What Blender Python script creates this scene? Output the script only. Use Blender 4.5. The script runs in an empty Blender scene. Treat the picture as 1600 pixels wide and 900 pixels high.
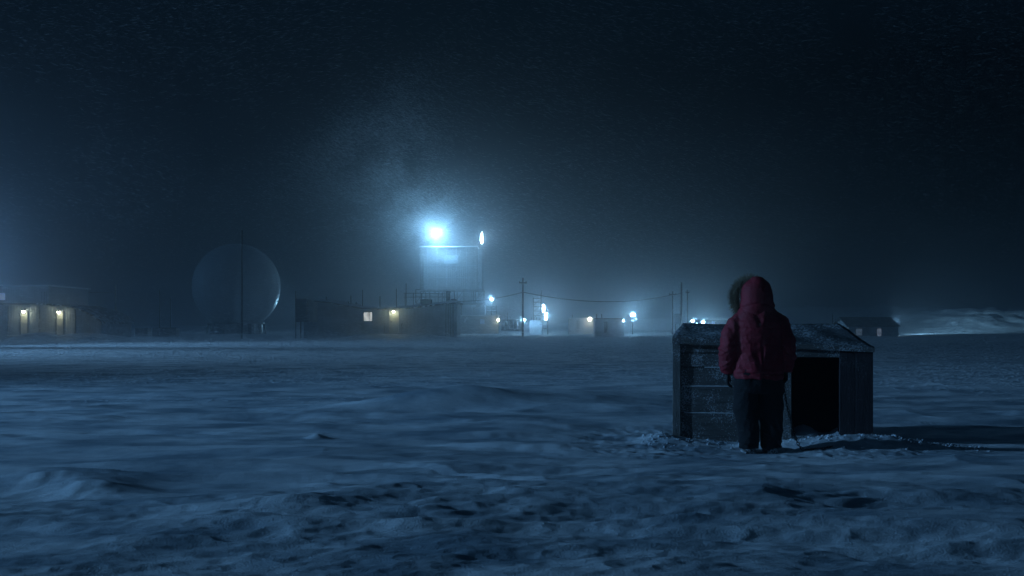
import bpy, bmesh, math, random
import numpy as np
from mathutils import Vector, Matrix, Euler
random.seed(7)
R = math.radians
C = bpy.context.scene.collection
sc = bpy.context.scene

# ------------------------------------------------------------------ camera
CZ = 1.34
FX = 1716.0
cam_d = bpy.data.cameras.new('camera')
cam = bpy.data.objects.new('camera', cam_d); C.objects.link(cam)
cam.location = (0, 0, CZ); cam.rotation_euler = (R(90), 0, 0)
cam_d.sensor_width = 36; cam_d.lens = 36 * FX / 1600
cam_d.shift_y = 58 / 1600
cam_d.clip_start = .1; cam_d.clip_end = 6000
sc.camera = cam

# ------------------------------------------------------------------ night sky, moonlight, exposure
W = bpy.data.worlds.new('World'); sc.world = W; W.use_nodes = True
nt = W.node_tree; bg = nt.nodes['Background']
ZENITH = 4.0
MOON_EL, MOON_AZ = 13.0, 262.0      # low moon to the left
sky = nt.nodes.new('ShaderNodeTexSky'); sky.sky_type = 'NISHITA'; sky.sun_disc = False
sky.sun_elevation = R(MOON_EL); sky.sun_rotation = R(MOON_AZ)
tint = nt.nodes.new('ShaderNodeMix'); tint.data_type = 'RGBA'; tint.blend_type = 'MULTIPLY'
tint.inputs[0].default_value = 1
nt.links.new(sky.outputs[0], tint.inputs[6]); tint.inputs[7].default_value = (.16, .42, .62, 1)
# sky brightened overhead, out of view, as added fill light for the ground
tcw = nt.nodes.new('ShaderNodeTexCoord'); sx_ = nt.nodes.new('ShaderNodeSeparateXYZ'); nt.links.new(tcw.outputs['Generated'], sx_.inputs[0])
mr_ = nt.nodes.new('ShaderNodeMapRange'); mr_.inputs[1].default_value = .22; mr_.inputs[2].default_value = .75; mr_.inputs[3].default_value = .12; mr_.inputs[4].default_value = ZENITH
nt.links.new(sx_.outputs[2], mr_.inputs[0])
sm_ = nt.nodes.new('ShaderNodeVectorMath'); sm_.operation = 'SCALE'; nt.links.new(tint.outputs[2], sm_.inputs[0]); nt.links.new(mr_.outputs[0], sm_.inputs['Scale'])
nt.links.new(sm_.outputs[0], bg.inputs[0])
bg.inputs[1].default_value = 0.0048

ml = bpy.data.lights.new('moon', 'SUN'); ml.energy = .22; ml.color = (.17, .50, 1.0); ml.angle = R(1.2)
mo = bpy.data.objects.new('moon', ml); C.objects.link(mo)
# light travels to the right (+X), slightly away from the viewer
d = Vector((math.cos(R(MOON_EL)) * math.cos(R(3)), math.cos(R(MOON_EL)) * math.sin(R(3)), -math.sin(R(MOON_EL))))
mo.rotation_euler = d.to_track_quat('-Z', 'Y').to_euler()

sc.view_settings.view_transform = 'Standard'; sc.view_settings.look = 'None'
sc.view_settings.exposure = 0; sc.view_settings.gamma = 1
HAZE_DENSITY = .0038; HAZE_G = .92; HAZE_TOP = 21.5; LP = .27   # LP scales every camp lamp
KEY = 44000; KEY2 = 62000

sc.render.engine = 'CYCLES'
cy = sc.cycles
cy.use_denoising = True
try: cy.denoiser = 'OPENIMAGEDENOISE'
except Exception: pass
cy.max_bounces = 5; cy.diffuse_bounces = 2; cy.glossy_bounces = 2; cy.transmission_bounces = 2; cy.volume_bounces = 1
cy.caustics_reflective = cy.caustics_refractive = False
cy.sample_clamp_indirect = 2
cy.use_light_tree = True

# ------------------------------------------------------------------ helpers
def at(px, py, Y):
    return Vector(((px - 800) / FX * Y, Y, CZ + (508 - py) / FX * Y))
def px2x(px, Y): return (px - 800) / FX * Y
def py2z(py, Y): return CZ + (508 - py) / FX * Y

def hsh(ix, iy, s):
    n = (ix.astype(np.int64) * 374761393 + iy.astype(np.int64) * 668265263 + s * 974711) & 0x7fffffff
    n = ((n ^ (n >> 13)) * 1274126177) & 0x7fffffff
    return ((n ^ (n >> 16)) & 0xffff) / 65535.0
def vnoise(x, y, s=0):
    x = np.asarray(x, float); y = np.asarray(y, float)
    ix = np.floor(x); iy = np.floor(y); fx = x - ix; fy = y - iy
    ux = fx * fx * fx * (fx * (fx * 6 - 15) + 10); uy = fy * fy * fy * (fy * (fy * 6 - 15) + 10)
    a = hsh(ix, iy, s); b = hsh(ix + 1, iy, s); c = hsh(ix, iy + 1, s); dd = hsh(ix + 1, iy + 1, s)
    return (a + (b - a) * ux) * (1 - uy) + (c + (dd - c) * ux) * uy
def fbm(x, y, o=4, s=0, g=.5):
    t = 0; a = 1; n = 0
    for i in range(o):
        t = t + a * (vnoise(x, y, s + i * 17) - .5); n += a; a *= g
        x, y = x * 1.93 + y * .31 + 5.2, y * 1.93 - x * .31 + 1.7
    return t / n
def sst(a, b, x):
    t = np.clip((x - a) / (b - a), 0, 1); return t * t * (3 - 2 * t)
def bump2(x, y, cx, cy_, rx, ry, rot=0):
    c, s = math.cos(rot), math.sin(rot); u = (x - cx) * c + (y - cy_) * s; v = -(x - cx) * s + (y - cy_) * c
    return np.exp(-(u / rx) ** 2 - (v / ry) ** 2)

def blade(x, y, cx, cy_, L, wf, wb, rot):
    """one wind-cut snow drift: long gentle back, sharp steep front"""
    c, s = math.cos(rot), math.sin(rot); u = (x - cx) * c + (y - cy_) * s; v = -(x - cx) * s + (y - cy_) * c
    v = v + .22 * L * .3 * np.sin(u / L * 2.3) + fbm(u * 1.3 / max(L, .5), v * .8, 3, 77) * .5 * wb
    prof = np.where(v < 0, np.clip(1 + v / wf, 0, 1) ** 1.2, np.exp(-v / wb))
    return prof * np.exp(-(u / L) ** 2)

def H(x, y):
    x = np.asarray(x, float); y = np.asarray(y, float)
    r = np.sqrt(x * x + y * y)
    near = 1 - sst(25, 90, r); X0 = x; x = x * .68 - y * .06
    h = fbm(x / 20, y / 22, 3, 3) * (.14 + .25 * sst(40, 90, r) * (1 - sst(90, 110, r)))
    h = h + fbm(x / 7, y / 3.2, 3, 11) * .11 * (.35 + .65 * near)
    # sastrugi: ridges stretched across the view, broken into fields
    wx = x + fbm(x / 5, y / 5, 3, 21) * 3.0; wy = y + fbm(x / 6 + 9, y / 4, 3, 31) * 2.2
    rid = 1 - np.abs(2 * vnoise(wx / 3.4, wy / 1.15, 41) - 1)
    rid2 = 1 - np.abs(2 * vnoise(wx / 1.5, wy / .50 + 7, 43) - 1)
    mask = sst(-.10, .16, fbm(x / 5.5, y / 3.0, 3, 51))
    det = np.clip(1 - r / 60, 0, 1)
    h = h + (rid ** 4 * .075 * (.35 + .65 * mask) + rid2 ** 3 * .035 * mask) * (.25 + .75 * det)
    # terraces: steep little lips where the crust has broken
    t = (wy + .35 * wx) / 1.7 + fbm(x / 2.1, y / 1.4, 3, 61) * 1.6
    f = t - np.floor(t)
    lip = np.where(f < .12, f / .12, 1 - (f - .12) / .88)
    m2 = sst(.02, .2, fbm(x / 4.2 + 3, y / 2.6, 2, 71))
    h = h + lip * .035 * m2 * det
    # granular crust
    crust = sst(-.16, .04, fbm(x / 2.8 + 20, y / 1.6, 2, 81))
    x = X0
    h = h + fbm(x * 1.7 + y * 1.3, y * 4.6 - x * .8, 3, 91) * .066 * crust * np.clip(1 - r / 26, 0, 1)
    h = h + (fbm(x * 5 + y * 3.7, y * 11 - x * 2.6, 3, 95) * .028 - np.abs(fbm(x * 3.1 + y * 2.9, y * 7 - x * 1.9, 3, 97)) * .07) * (.25 + crust) * np.clip(1 - r / 13, 0, 1)
    # the drifts of the photograph
    for (a, cx, cy_, L, wf, wb, ro) in (
        (.10, 1.3, 17.2, 2.8, 1.2, 2.4, .08), 
        (.08, -2.8, 15.2, .9, .25, 1.3, .12), (.12, -3.25, 8.5, .38, .12, .45, -.25), (.11, -3.75, 8.95, .5, .12, .5, .3),
        (.07, -5.0, 9.2, .9, .12, .6, .2), (.06, -1.7, 9.9, 2.2, .30, 1.0, .10), (.035, -1.5, 6.8, .8, .05, 1.0, .30),
        (.07, 1.9, 7.9, 2.0, .12, 1.0, .26), (.07, 4.2, 8.9, 2.2, .22, .8, .22), (.05, 1.3, 8.9, .7, .07, .5, .32),
        (.04, -.2, 7.6, 1.4, .10, .7, .20), (.05, .3, 11.5, .8, .06, .5, .28), (.05, -.2, 12.6, .6, .05, .4, .25),
        (.05, -2.2, 12.4, .09, .06, .12, 0), (.05, 2.6, 6.4, .9, .08, .5, .38), (.045, -2.6, 11.0, .9, .08, .5, .22), (.05, 3.2, 6.9, .6, .06, .4, .45)):
        h = h + a * blade(x, y, cx, cy_, L, wf * 3.0, wb, ro * .5)
    h = h + fbm(x * .9 + y * .9, y * 4.3 - x * .4, 3, 151) * .045 * det + fbm(x * 2.2 + y * 1.7, y * 8 - x * .9, 2, 153) * .014 * np.clip(1 - r / 25, 0, 1)
    u_ = X0 + .95; h = h + .27 * np.exp(-np.abs(u_ / np.where(u_ < 0, 1.3, 2.8)) ** 1.7) * np.exp(-((y - 16.0 - .25 * u_) / np.where(y - 16.0 - .25 * u_ < 0, .38, 1.6)) ** 2)
    u_ = X0 + 5.25; h = h + .065 * np.exp(-(u_ / np.where(u_ < 0, .4, 1.2)) ** 2) * np.exp(-((y - 15.3 - .2 * u_) / .5) ** 2)
    # thin broken slabs of wind crust with sharp edges
    x = X0 * .55
    px_ = x + fbm(x * 1.2, y * 2.1, 3, 141) * 1.2; py_ = y + fbm(x * 1.3 + 5, y * 1.9, 3, 143) * .7
    pl = fbm(px_ / 2.6, py_ / .7, 3, 145)
    pm = sst(-.08, .12, fbm(x / 4.5 + 40, y / 2.5, 2, 147)) * np.clip(1 - r / 45, 0, 1); x = X0
    h = h + (sst(.0, .055, pl) * .026 + sst(.10, .15, pl) * .022 + sst(-.14, -.09, pl) * .018) * pm
    # keep the spot by the kennel level, with a little rise at its door
    fl = sst(0, 1, np.exp(-((x - 2.8) / 2.1) ** 4 - ((y - 12.3) / 1.6) ** 4) * 1.35)
    kn = .02 + .135 * bump2(x, y, 3.70, 11.88, .70, .40) + .09 * bump2(x, y, 1.72, 12.5, .25, .3) \
        + .02 * bump2(x, y, 4.3, 12.2, .5, .4) + fbm(x * 4.4, y * 5, 3, 101) * .055 + fbm(x * 12, y * 12, 2, 103) * .02
    h = h * (1 - fl) + kn * fl
    feet = bump2(x, y, 2.58, 11.5, .42, .34)
    h = h * (1 - feet) + .0 * feet
    # level ground under the camp
    cf = sst(92, 104, y)
    h = h * (1 - cf) + cf * (fbm(x / 18, y / 14, 3, 111) * .28 + fbm(x / 3, y / 3, 2, 113) * .10)
    # banks and low hills to the right and behind
    ru = fbm(x / 9, y / 9, 4, 121); rv = 1 - np.abs(2 * vnoise(x / 4.2, y / 5.5, 123) - 1)
    bank = sst(52, 84, x - .12 * (y - 150)) * sst(168, 215, y)
    h = h + bank * (3.6 + ru * 2.0 + rv * .75 + fbm(x / 2.2, y / 2.2, 2, 125) * .8)
    h = h + 6.5 * sst(10, 60, x) * sst(300, 420, y) * (1 + .5 * fbm(x / 60, y / 60, 2, 131)) * .55
    crest = sst(40, 58, x) * bump2(x, y, 82, 104, 42, 9, -.25)
    h = h + crest * .12 - .9 * sst(30, 60, X0) * bump2(X0, y, 90, 125, 50, 22)
    # snow heaped by the doors of the huts
    h = h + .75 * bump2(X0, y, -40.2, 93, 2.4, 1.4) + .45 * bump2(x, y, -37, 95, 4.2, 1.2) \
        + .6 * bump2(x, y, -38.5, 99, 4, 2)
    h = h + .5 * bump2(x, y, -14.4, 111.0, 3.0, 1.1) + .45 * bump2(x, y, -9.3, 111.4, 3.6, 1.0)
    # the curvature far off
    h = h - 1.5 * sst(600, 2500, r)
    return h
def hz(x, y): return float(H(np.array([x]), np.array([y]))[0])

# ---- materials
MATS = {}
def N(t, kind, **kw):
    n = t.nodes.new(kind)
    for k, v in kw.items(): setattr(n, k, v)
    return n
def mat(name, col, rough=.7, var=.25, scale=3.0, metal=0, bump=0, bscale=30, frost=0, fscale=40, wave=0, wscale=20, wdir='X', stretch=(1,1,1), fmin=.56):
    if name in MATS: return MATS[name]
    m = bpy.data.materials.new(name); m.use_nodes = True; t = m.node_tree; L = t.links
    b = t.nodes['Principled BSDF']; b.inputs['Roughness'].default_value = rough; b.inputs['Metallic'].default_value = metal
    tc = N(t, 'ShaderNodeTexCoord'); mp = N(t, 'ShaderNodeMapping'); mp.inputs['Scale'].default_value = stretch
    L.new(tc.outputs['Object'], mp.inputs[0])
    no = N(t, 'ShaderNodeTexNoise'); no.inputs['Scale'].default_value = scale; no.inputs['Detail'].default_value = 7; no.inputs['Roughness'].default_value = .62
    L.new(mp.outputs[0], no.inputs[0])
    rp = N(t, 'ShaderNodeValToRGB'); e = rp.color_ramp.elements
    e[0].position = .3; e[1].position = .72
    e[0].color = (*[c * (1 - var) for c in col], 1); e[1].color = (*[min(1, c * (1 + var)) for c in col], 1)
    L.new(no.outputs[0], rp.inputs[0]); out = rp.outputs[0]
    if frost:
        f = N(t, 'ShaderNodeTexNoise'); f.inputs['Scale'].default_value = fscale; f.inputs['Detail'].default_value = 5; f.inputs['Roughness'].default_value = .7
        L.new(tc.outputs['Object'], f.inputs[0])
        f2 = N(t, 'ShaderNodeTexNoise'); f2.inputs['Scale'].default_value = fscale * .06; f2.inputs['Detail'].default_value = 3
        L.new(tc.outputs['Object'], f2.inputs[0])
        ad = N(t, 'ShaderNodeMath', operation='MULTIPLY_ADD'); L.new(f2.outputs[0], ad.inputs[0]); ad.inputs[1].default_value = .45
        L.new(f.outputs[0], ad.inputs[2])
        fr = N(t, 'ShaderNodeValToRGB'); fr.color_ramp.elements[0].position = fmin + .22; fr.color_ramp.elements[1].position = fmin + .28
        L.new(ad.outputs[0], fr.inputs[0])
        ml_ = N(t, 'ShaderNodeMath', operation='MULTIPLY'); L.new(fr.outputs[0], ml_.inputs[0]); ml_.inputs[1].default_value = frost
        mx = N(t, 'ShaderNodeMix', data_type='RGBA'); L.new(ml_.outputs[0], mx.inputs[0]); L.new(out, mx.inputs[6]); mx.inputs[7].default_value = (.75, .8, .84, 1)
        out = mx.outputs[2]
    L.new(out, b.inputs['Base Color'])
    hsrc = None
    if bump:
        bn = N(t, 'ShaderNodeTexNoise'); bn.inputs['Scale'].default_value = bscale; bn.inputs['Detail'].default_value = 6
        L.new(mp.outputs[0], bn.inputs[0])
        bp = N(t, 'ShaderNodeBump'); bp.inputs['Strength'].default_value = bump; bp.inputs['Distance'].default_value = .02
        L.new(bn.outputs[0], bp.inputs['Height']); L.new(bp.outputs[0], b.inputs['Normal']); hsrc = bp
    if wave:
        wv = N(t, 'ShaderNodeTexWave', bands_direction=wdir); wv.inputs['Scale'].default_value = wscale
        L.new(tc.outputs['Object'], wv.inputs[0])
        b2 = N(t, 'ShaderNodeBump'); b2.inputs['Strength'].default_value = wave; b2.inputs['Distance'].default_value = .05
        L.new(wv.outputs[0], b2.inputs['Height'])
        if hsrc: L.new(hsrc.outputs[0], b2.inputs['Normal'])
        L.new(b2.outputs[0], b.inputs['Normal'])
    MATS[name] = m; return m
def emat(name, col, strength):
    m = bpy.data.materials.new(name); m.use_nodes = True; t = m.node_tree
    b = t.nodes['Principled BSDF']; b.inputs['Base Color'].default_value = (*col, 1)
    no = N(t, 'ShaderNodeTexNoise'); no.inputs['Scale'].default_value = 2.3
    tc = N(t, 'ShaderNodeTexCoord'); t.links.new(tc.outputs['Object'], no.inputs[0])
    mr = N(t, 'ShaderNodeMapRange'); mr.inputs[1].default_value = .3; mr.inputs[2].default_value = .7
    mr.inputs[3].default_value = .6 * strength; mr.inputs[4].default_value = 1.3 * strength
    t.links.new(no.outputs[0], mr.inputs[0])
    b.inputs['Emission Color'].default_value = (*col, 1); t.links.new(mr.outputs[0], b.inputs['Emission Strength'])
    return m

def wloc(o):
    v = Vector((0, 0, 0))
    while o is not None: v += o.location; o = o.parent
    return v
def tag(o, label=None, cat=None, group=None, kind=None):
    if label: o['label'] = label
    if cat: o['category'] = cat
    if group: o['group'] = group
    if kind: o['kind'] = kind
    return o
def thing(name, loc, label, cat, group=None):
    o = bpy.data.objects.new(name, None); C.objects.link(o); o.location = loc; o.empty_display_size = .3
    return tag(o, label, cat, group)

class MB:
    def __init__(s): s.v = []; s.f = []; s.sm = []
    def add(s, vs, fs, smooth=False):
        b = len(s.v); s.v += [Vector(v) for v in vs]; s.f += [tuple(b + i for i in f) for f in fs]; s.sm += [smooth] * len(fs); return s
    def box(s, a, b, rot=0, piv=None):
        x0, y0, z0 = a; x1, y1, z1 = b
        vs = [Vector(p) for p in ((x0,y0,z0),(x1,y0,z0),(x1,y1,z0),(x0,y1,z0),(x0,y0,z1),(x1,y0,z1),(x1,y1,z1),(x0,y1,z1))]
        return s.add(vs, [(0,3,2,1),(4,5,6,7),(0,1,5,4),(1,2,6,5),(2,3,7,6),(3,0,4,7)])
    def hexa(s, p):   # 4 bottom + 4 top points, same order as box
        return s.add(p, [(0,3,2,1),(4,5,6,7),(0,1,5,4),(1,2,6,5),(2,3,7,6),(3,0,4,7)])
    def tube(s, pts, r, n=8, smooth=True, caps=True):
        pts = [Vector(p) for p in pts]; rs = r if isinstance(r, (list, tuple)) else [r] * len(pts)
        vs = []; up = None
        for i, p in enumerate(pts):
            dd = (pts[min(i + 1, len(pts) - 1)] - pts[max(i - 1, 0)]).normalized()
            if up is None:
                a = Vector((0, 0, 1)) if abs(dd.z) < .9 else Vector((1, 0, 0)); up = dd.cross(a).normalized()
            up = (up - dd * up.dot(dd)).normalized(); w = dd.cross(up)
            for k in range(n):
                t = 2 * math.pi * k / n; vs.append(p + (up * math.cos(t) + w * math.sin(t)) * rs[i])
        fs = [(i * n + k, i * n + (k + 1) % n, (i + 1) * n + (k + 1) % n, (i + 1) * n + k) for i in range(len(pts) - 1) for k in range(n)]
        s.add(vs, fs, smooth)
        if caps:
            b = len(s.v) - len(vs)
            s.f.append(tuple(b + k for k in reversed(range(n)))); s.sm.append(False)
            s.f.append(tuple(b + (len(pts) - 1) * n + k for k in range(n))); s.sm.append(False)
        return s
    def rings(s, rr, n=24, smooth=True, sq=2.0):   # (x,y,z,rx,ry) stack
        vs = []
        for (x, y, z, rx, ry) in rr:
            for k in range(n):
                t = 2 * math.pi * k / n; c, q = math.cos(t), math.sin(t)
                e = 2 / sq
                vs.append((x + rx * math.copysign(abs(c) ** e, c), y + ry * math.copysign(abs(q) ** e, q), z))
        m = len(rr)
        fs = [(i * n + k, i * n + (k + 1) % n, (i + 1) * n + (k + 1) % n, (i + 1) * n + k) for i in range(m - 1) for k in range(n)]
        fs += [tuple(reversed(range(n))), tuple((m - 1) * n + k for k in range(n))]
        return s.add(vs, fs, smooth)
    def sphere(s, c, r, nu=16, nv=10, smooth=True, M=None):
        c = Vector(c); rx, ry, rz = r if isinstance(r, (tuple, list)) else (r, r, r)
        vs = []
        for j in range(1, nv):
            ph = math.pi * j / nv
            for i in range(nu):
                th = 2 * math.pi * i / nu
                v = Vector((rx * math.sin(ph) * math.cos(th), ry * math.sin(ph) * math.sin(th), -rz * math.cos(ph)))
                if M: v = M @ v
                vs.append(c + v)
        a = Vector((0, 0, -rz)); b_ = Vector((0, 0, rz))
        if M: a = M @ a; b_ = M @ b_
        vs += [c + a, c + b_]; m = nu * (nv - 1)
        fs = [(j * nu + i, j * nu + (i + 1) % nu, (j + 1) * nu + (i + 1) % nu, (j + 1) * nu + i) for j in range(nv - 2) for i in range(nu)]
        fs += [(m, (i + 1) % nu, i) for i in range(nu)] + [((nv - 2) * nu + i, (nv - 2) * nu + (i + 1) % nu, m + 1) for i in range(nu)]
        return s.add(vs, fs, smooth)
    def prism(s, poly, y0, y1):   # poly of (x,z), extruded along y
        n = len(poly)
        vs = [(x, y0, z) for x, z in poly] + [(x, y1, z) for x, z in poly]
        fs = [tuple(range(n)), tuple(reversed(range(n, 2 * n)))] + [(i, i + n, (i + 1) % n + n, (i + 1) % n) for i in range(n)]
        return s.add(vs, fs)
    def mesh(s, name, off=Vector((0, 0, 0))):
        me = bpy.data.meshes.new(name)
        me.from_pydata([tuple(v - off) for v in s.v], [], s.f)
        me.polygons.foreach_set('use_smooth', s.sm)
        bm = bmesh.new(); bm.from_mesh(me); bmesh.ops.recalc_face_normals(bm, faces=bm.faces); bm.to_mesh(me); bm.free()
        me.update(); return me
    def build(s, name, m, parent=None, bevel=0, loc=None):
        off = wloc(parent) if parent is not None else (Vector(loc) if loc is not None else Vector((0, 0, 0)))
        o = bpy.data.objects.new(name, s.mesh(name, off)); C.objects.link(o)
        if parent is not None: o.parent = parent
        else: o.location = off
        o.data.materials.append(m)
        if bevel:
            b = o.modifiers.new('b', 'BEVEL'); b.width = bevel; b.segments = 2; b.limit_method = 'ANGLE'
        return o

def lamp(loc, power, col=(.62, .86, 1.0), radius=.12, spot=None, target=None, blend=.8):
    l = bpy.data.lights.new('lamp_light', 'SPOT' if spot else 'POINT'); l.energy = power * LP; l.color = col; l.shadow_soft_size = radius
    if spot: l.spot_size = R(spot); l.spot_blend = blend
    o = bpy.data.objects.new('lamp_light', l); C.objects.link(o); o.location = loc
    if target is not None: o.rotation_euler = (Vector(target) - Vector(loc)).to_track_quat('-Z', 'Y').to_euler()
    return o
COOL = (.31, .67, 1.0); WARM = (.92, 1.0, .62); BLUE = (.25, .55, 1.0)

# ------------------------------------------------------------------ ground
def snow_material():
    m = bpy.data.materials.new('wind_packed_snow'); m.use_nodes = True; t = m.node_tree; L = t.links
    b = t.nodes['Principled BSDF']; b.inputs['Roughness'].default_value = .62; b.inputs['Specular IOR Level'].default_value = .35
    ge = N(t, 'ShaderNodeNewGeometry')
    mp = N(t, 'ShaderNodeMapping'); mp.inputs['Scale'].default_value = (1, 1.7, 1); L.new(ge.outputs['Position'], mp.inputs[0])
    n1 = N(t, 'ShaderNodeTexNoise'); n1.inputs['Scale'].default_value = .8; n1.inputs['Detail'].default_value = 9; n1.inputs['Roughness'].default_value = .62; L.new(mp.outputs[0], n1.inputs[0])
    rp = N(t, 'ShaderNodeValToRGB'); e = rp.color_ramp.elements; e[0].position = .38; e[1].position = .60
    e[0].color = (.30, .36, .41, 1); e[1].color = (.80, .82, .84, 1)     # blown-bare ice between packed snow
    L.new(n1.outputs[0], rp.inputs[0]); L.new(rp.outputs[0], b.inputs['Base Color'])
    n2 = N(t, 'ShaderNodeTexNoise'); n2.inputs['Scale'].default_value = 7; n2.inputs['Detail'].default_value = 9; n2.inputs['Roughness'].default_value = .68
    mp2 = N(t, 'ShaderNodeMapping'); mp2.inputs['Scale'].default_value = (.28, 1.3, 1); mp2.inputs['Rotation'].default_value = (0, 0, R(-8)); L.new(ge.outputs['Position'], mp2.inputs[0]); L.new(mp2.outputs[0], n2.inputs[0])
    bp = N(t, 'ShaderNodeBump'); bp.inputs['Strength'].default_value = .45; bp.inputs['Distance'].default_value = .05
    L.new(n2.outputs[0], bp.inputs['Height'])
    n3 = N(t, 'ShaderNodeTexNoise'); n3.inputs['Scale'].default_value = 75; n3.inputs['Detail'].default_value = 3; L.new(ge.outputs['Position'], n3.inputs[0])
    bp2 = N(t, 'ShaderNodeBump'); bp2.inputs['Strength'].default_value = .5; bp2.inputs['Distance'].default_value = .012
    L.new(n3.outputs[0], bp2.inputs['Height']); L.new(bp.outputs[0], bp2.inputs['Normal']); L.new(bp2.outputs[0], b.inputs['Normal'])
    return m
SNOW = snow_material()
def make_ground():
    a_f = np.radians(np.linspace(-34, 34, 900)); a_l = np.radians(np.linspace(-180, -34, 90)[:-1]); a_r = np.radians(np.linspace(34, 180, 90)[1:-1])
    ang = np.concatenate([a_l, a_f, a_r]); na = len(ang)
    rr = np.concatenate([np.geomspace(.4, 3.5, 25)[:-1], np.geomspace(3.5, 18, 900)[:-1], np.geomspace(18, 60, 330)[:-1], np.geomspace(60, 260, 170)[:-1], np.geomspace(260, 5000, 50)])
    nr = len(rr); A, RR = np.meshgrid(ang, rr)
    X = RR * np.sin(A); Y = RR * np.cos(A); Z = H(X, Y)
    co = np.stack([X, Y, Z], -1).reshape(-1, 3)
    co = np.vstack([co, [[0, 0, hz(0, 0)]]])
    i = np.arange(nr - 1)[:, None] * na; k = np.arange(na)[None, :]; k2 = (k + 1) % na
    q = np.stack([i + k, i + k2, i + na + k2, i + na + k], -1).reshape(-1, 4)[:, ::-1]
    c0 = len(co) - 1; tri = np.stack([np.full(na, c0), np.arange(na), (np.arange(na) + 1) % na], -1)[:, ::-1]
    me = bpy.data.meshes.new('snow_ground'); me.vertices.add(len(co)); me.vertices.foreach_set('co', co.ravel())
    nl = q.size + tri.size; me.loops.add(nl); me.loops.foreach_set('vertex_index', np.concatenate([q.ravel(), tri.ravel()]).astype(np.int32))
    np_ = len(q) + len(tri); me.polygons.add(np_)
    me.polygons.foreach_set('loop_start', np.concatenate([np.arange(len(q)) * 4, len(q) * 4 + np.arange(len(tri)) * 3]).astype(np.int32))
    me.update(calc_edges=True); me.validate()
    me.polygons.foreach_set('use_smooth', np.ones(len(me.polygons), bool))
    if me.polygons[0].normal.z < 0: me.flip_normals()
    me.materials.append(SNOW)
    o = bpy.data.objects.new('snow_ground', me); C.objects.link(o); tag(o, kind='structure')
make_ground()

# haze
def make_haze():
    m = bpy.data.materials.new('blown_snow_haze'); m.use_nodes = True; t = m.node_tree
    t.nodes.remove(t.nodes['Principled BSDF']); v = N(t, 'ShaderNodeVolumePrincipled')
    v.inputs['Color'].default_value = (.82, .91, 1, 1); v.inputs['Density'].default_value = HAZE_DENSITY; v.inputs['Anisotropy'].default_value = HAZE_G
    t.links.new(v.outputs[0], t.nodes['Material Output'].inputs['Volume'])
    o = MB().box((-330, -60, -6), (330, 560, HAZE_TOP)).build('haze', m); tag(o, kind='stuff')
    m.cycles.homogeneous_volume = True
make_haze()

# ------------------------------------------------------------------ shared materials
M_wood = mat('weathered_kennel_wood', (.12, .112, .105), .85, .45, 5, bump=.7, bscale=22, frost=.75, fscale=70, stretch=(.6, 1, 6))
M_woodv = mat('weathered_post_wood', (.15, .14, .13), .85, .45, 5, bump=.7, bscale=22, frost=.6, fscale=75, stretch=(6, 6, .6), fmin=.60)
M_woodr = mat('dark_post_wood', (.026, .019, .022), .92, .45, 5, bump=.7, bscale=22, frost=.12, fscale=75, stretch=(6, 6, .6), fmin=.62)  # darker tone and less frost, used on the right-hand posts
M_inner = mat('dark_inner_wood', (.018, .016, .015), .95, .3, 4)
M_tar = mat('frosted_tar_paper', (.085, .088, .092), .8, .5, 4, bump=.8, bscale=14, frost=.45, fscale=34, fmin=.53, stretch=(1, 2.5, 1))
M_pole = mat('tarred_pole_timber', (.045, .042, .040), .9, .3, 4, stretch=(4, 4, .4))
M_steel = mat('dull_galvanised_steel', (.16, .17, .18), .5, .3, 3, metal=.6)
M_dark = mat('dark_painted_steel', (.05, .055, .06), .6, .3, 3)
M_hut = mat('weathered_hut_panel', (.32, .37, .42), .8, .3, .8, wave=.5, wscale=2.2)
M_hut2 = mat('pale_hut_panel', (.24, .25, .26), .75, .3, .6, wave=.5, wscale=1.6)
M_tank = mat('pale_tank_cladding', (.15, .165, .18), .7, .35, .35, wave=.4, wscale=.8)
M_roofm = mat('dark_roof_felt', (.07, .075, .08), .85, .3, 1.2, frost=.8, fscale=3, fmin=.55)
M_snowcap = mat('settled_snow', (.78, .80, .82), .7, .08, 2, bump=.5, bscale=4)
M_door = mat('painted_hut_door', (.42, .42, .38), .6, .12, 2)
M_radome = mat('radome_shell', (.34, .38, .42), .5, .12, .4, bump=.1, bscale=1)
M_concrete = mat('frosted_concrete', (.20, .20, .21), .9, .25, .8)
M_cable = mat('black_cable', (.02, .02, .02), .7, .1, 3)
M_lens_c = emat('lit_cool_lamp_glass', (.80, .93, 1.0), 40)
M_lens_w = emat('lit_warm_lamp_glass', (1.0, .95, .72), 22)
M_win = emat('lit_window_glass', (.95, .97, .92), .62)
M_windim = emat('dim_window_glass', (.62, .74, .95), .20)
M_windim2 = emat('fainter_window_glass', (.42, .60, .80), .12)

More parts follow.
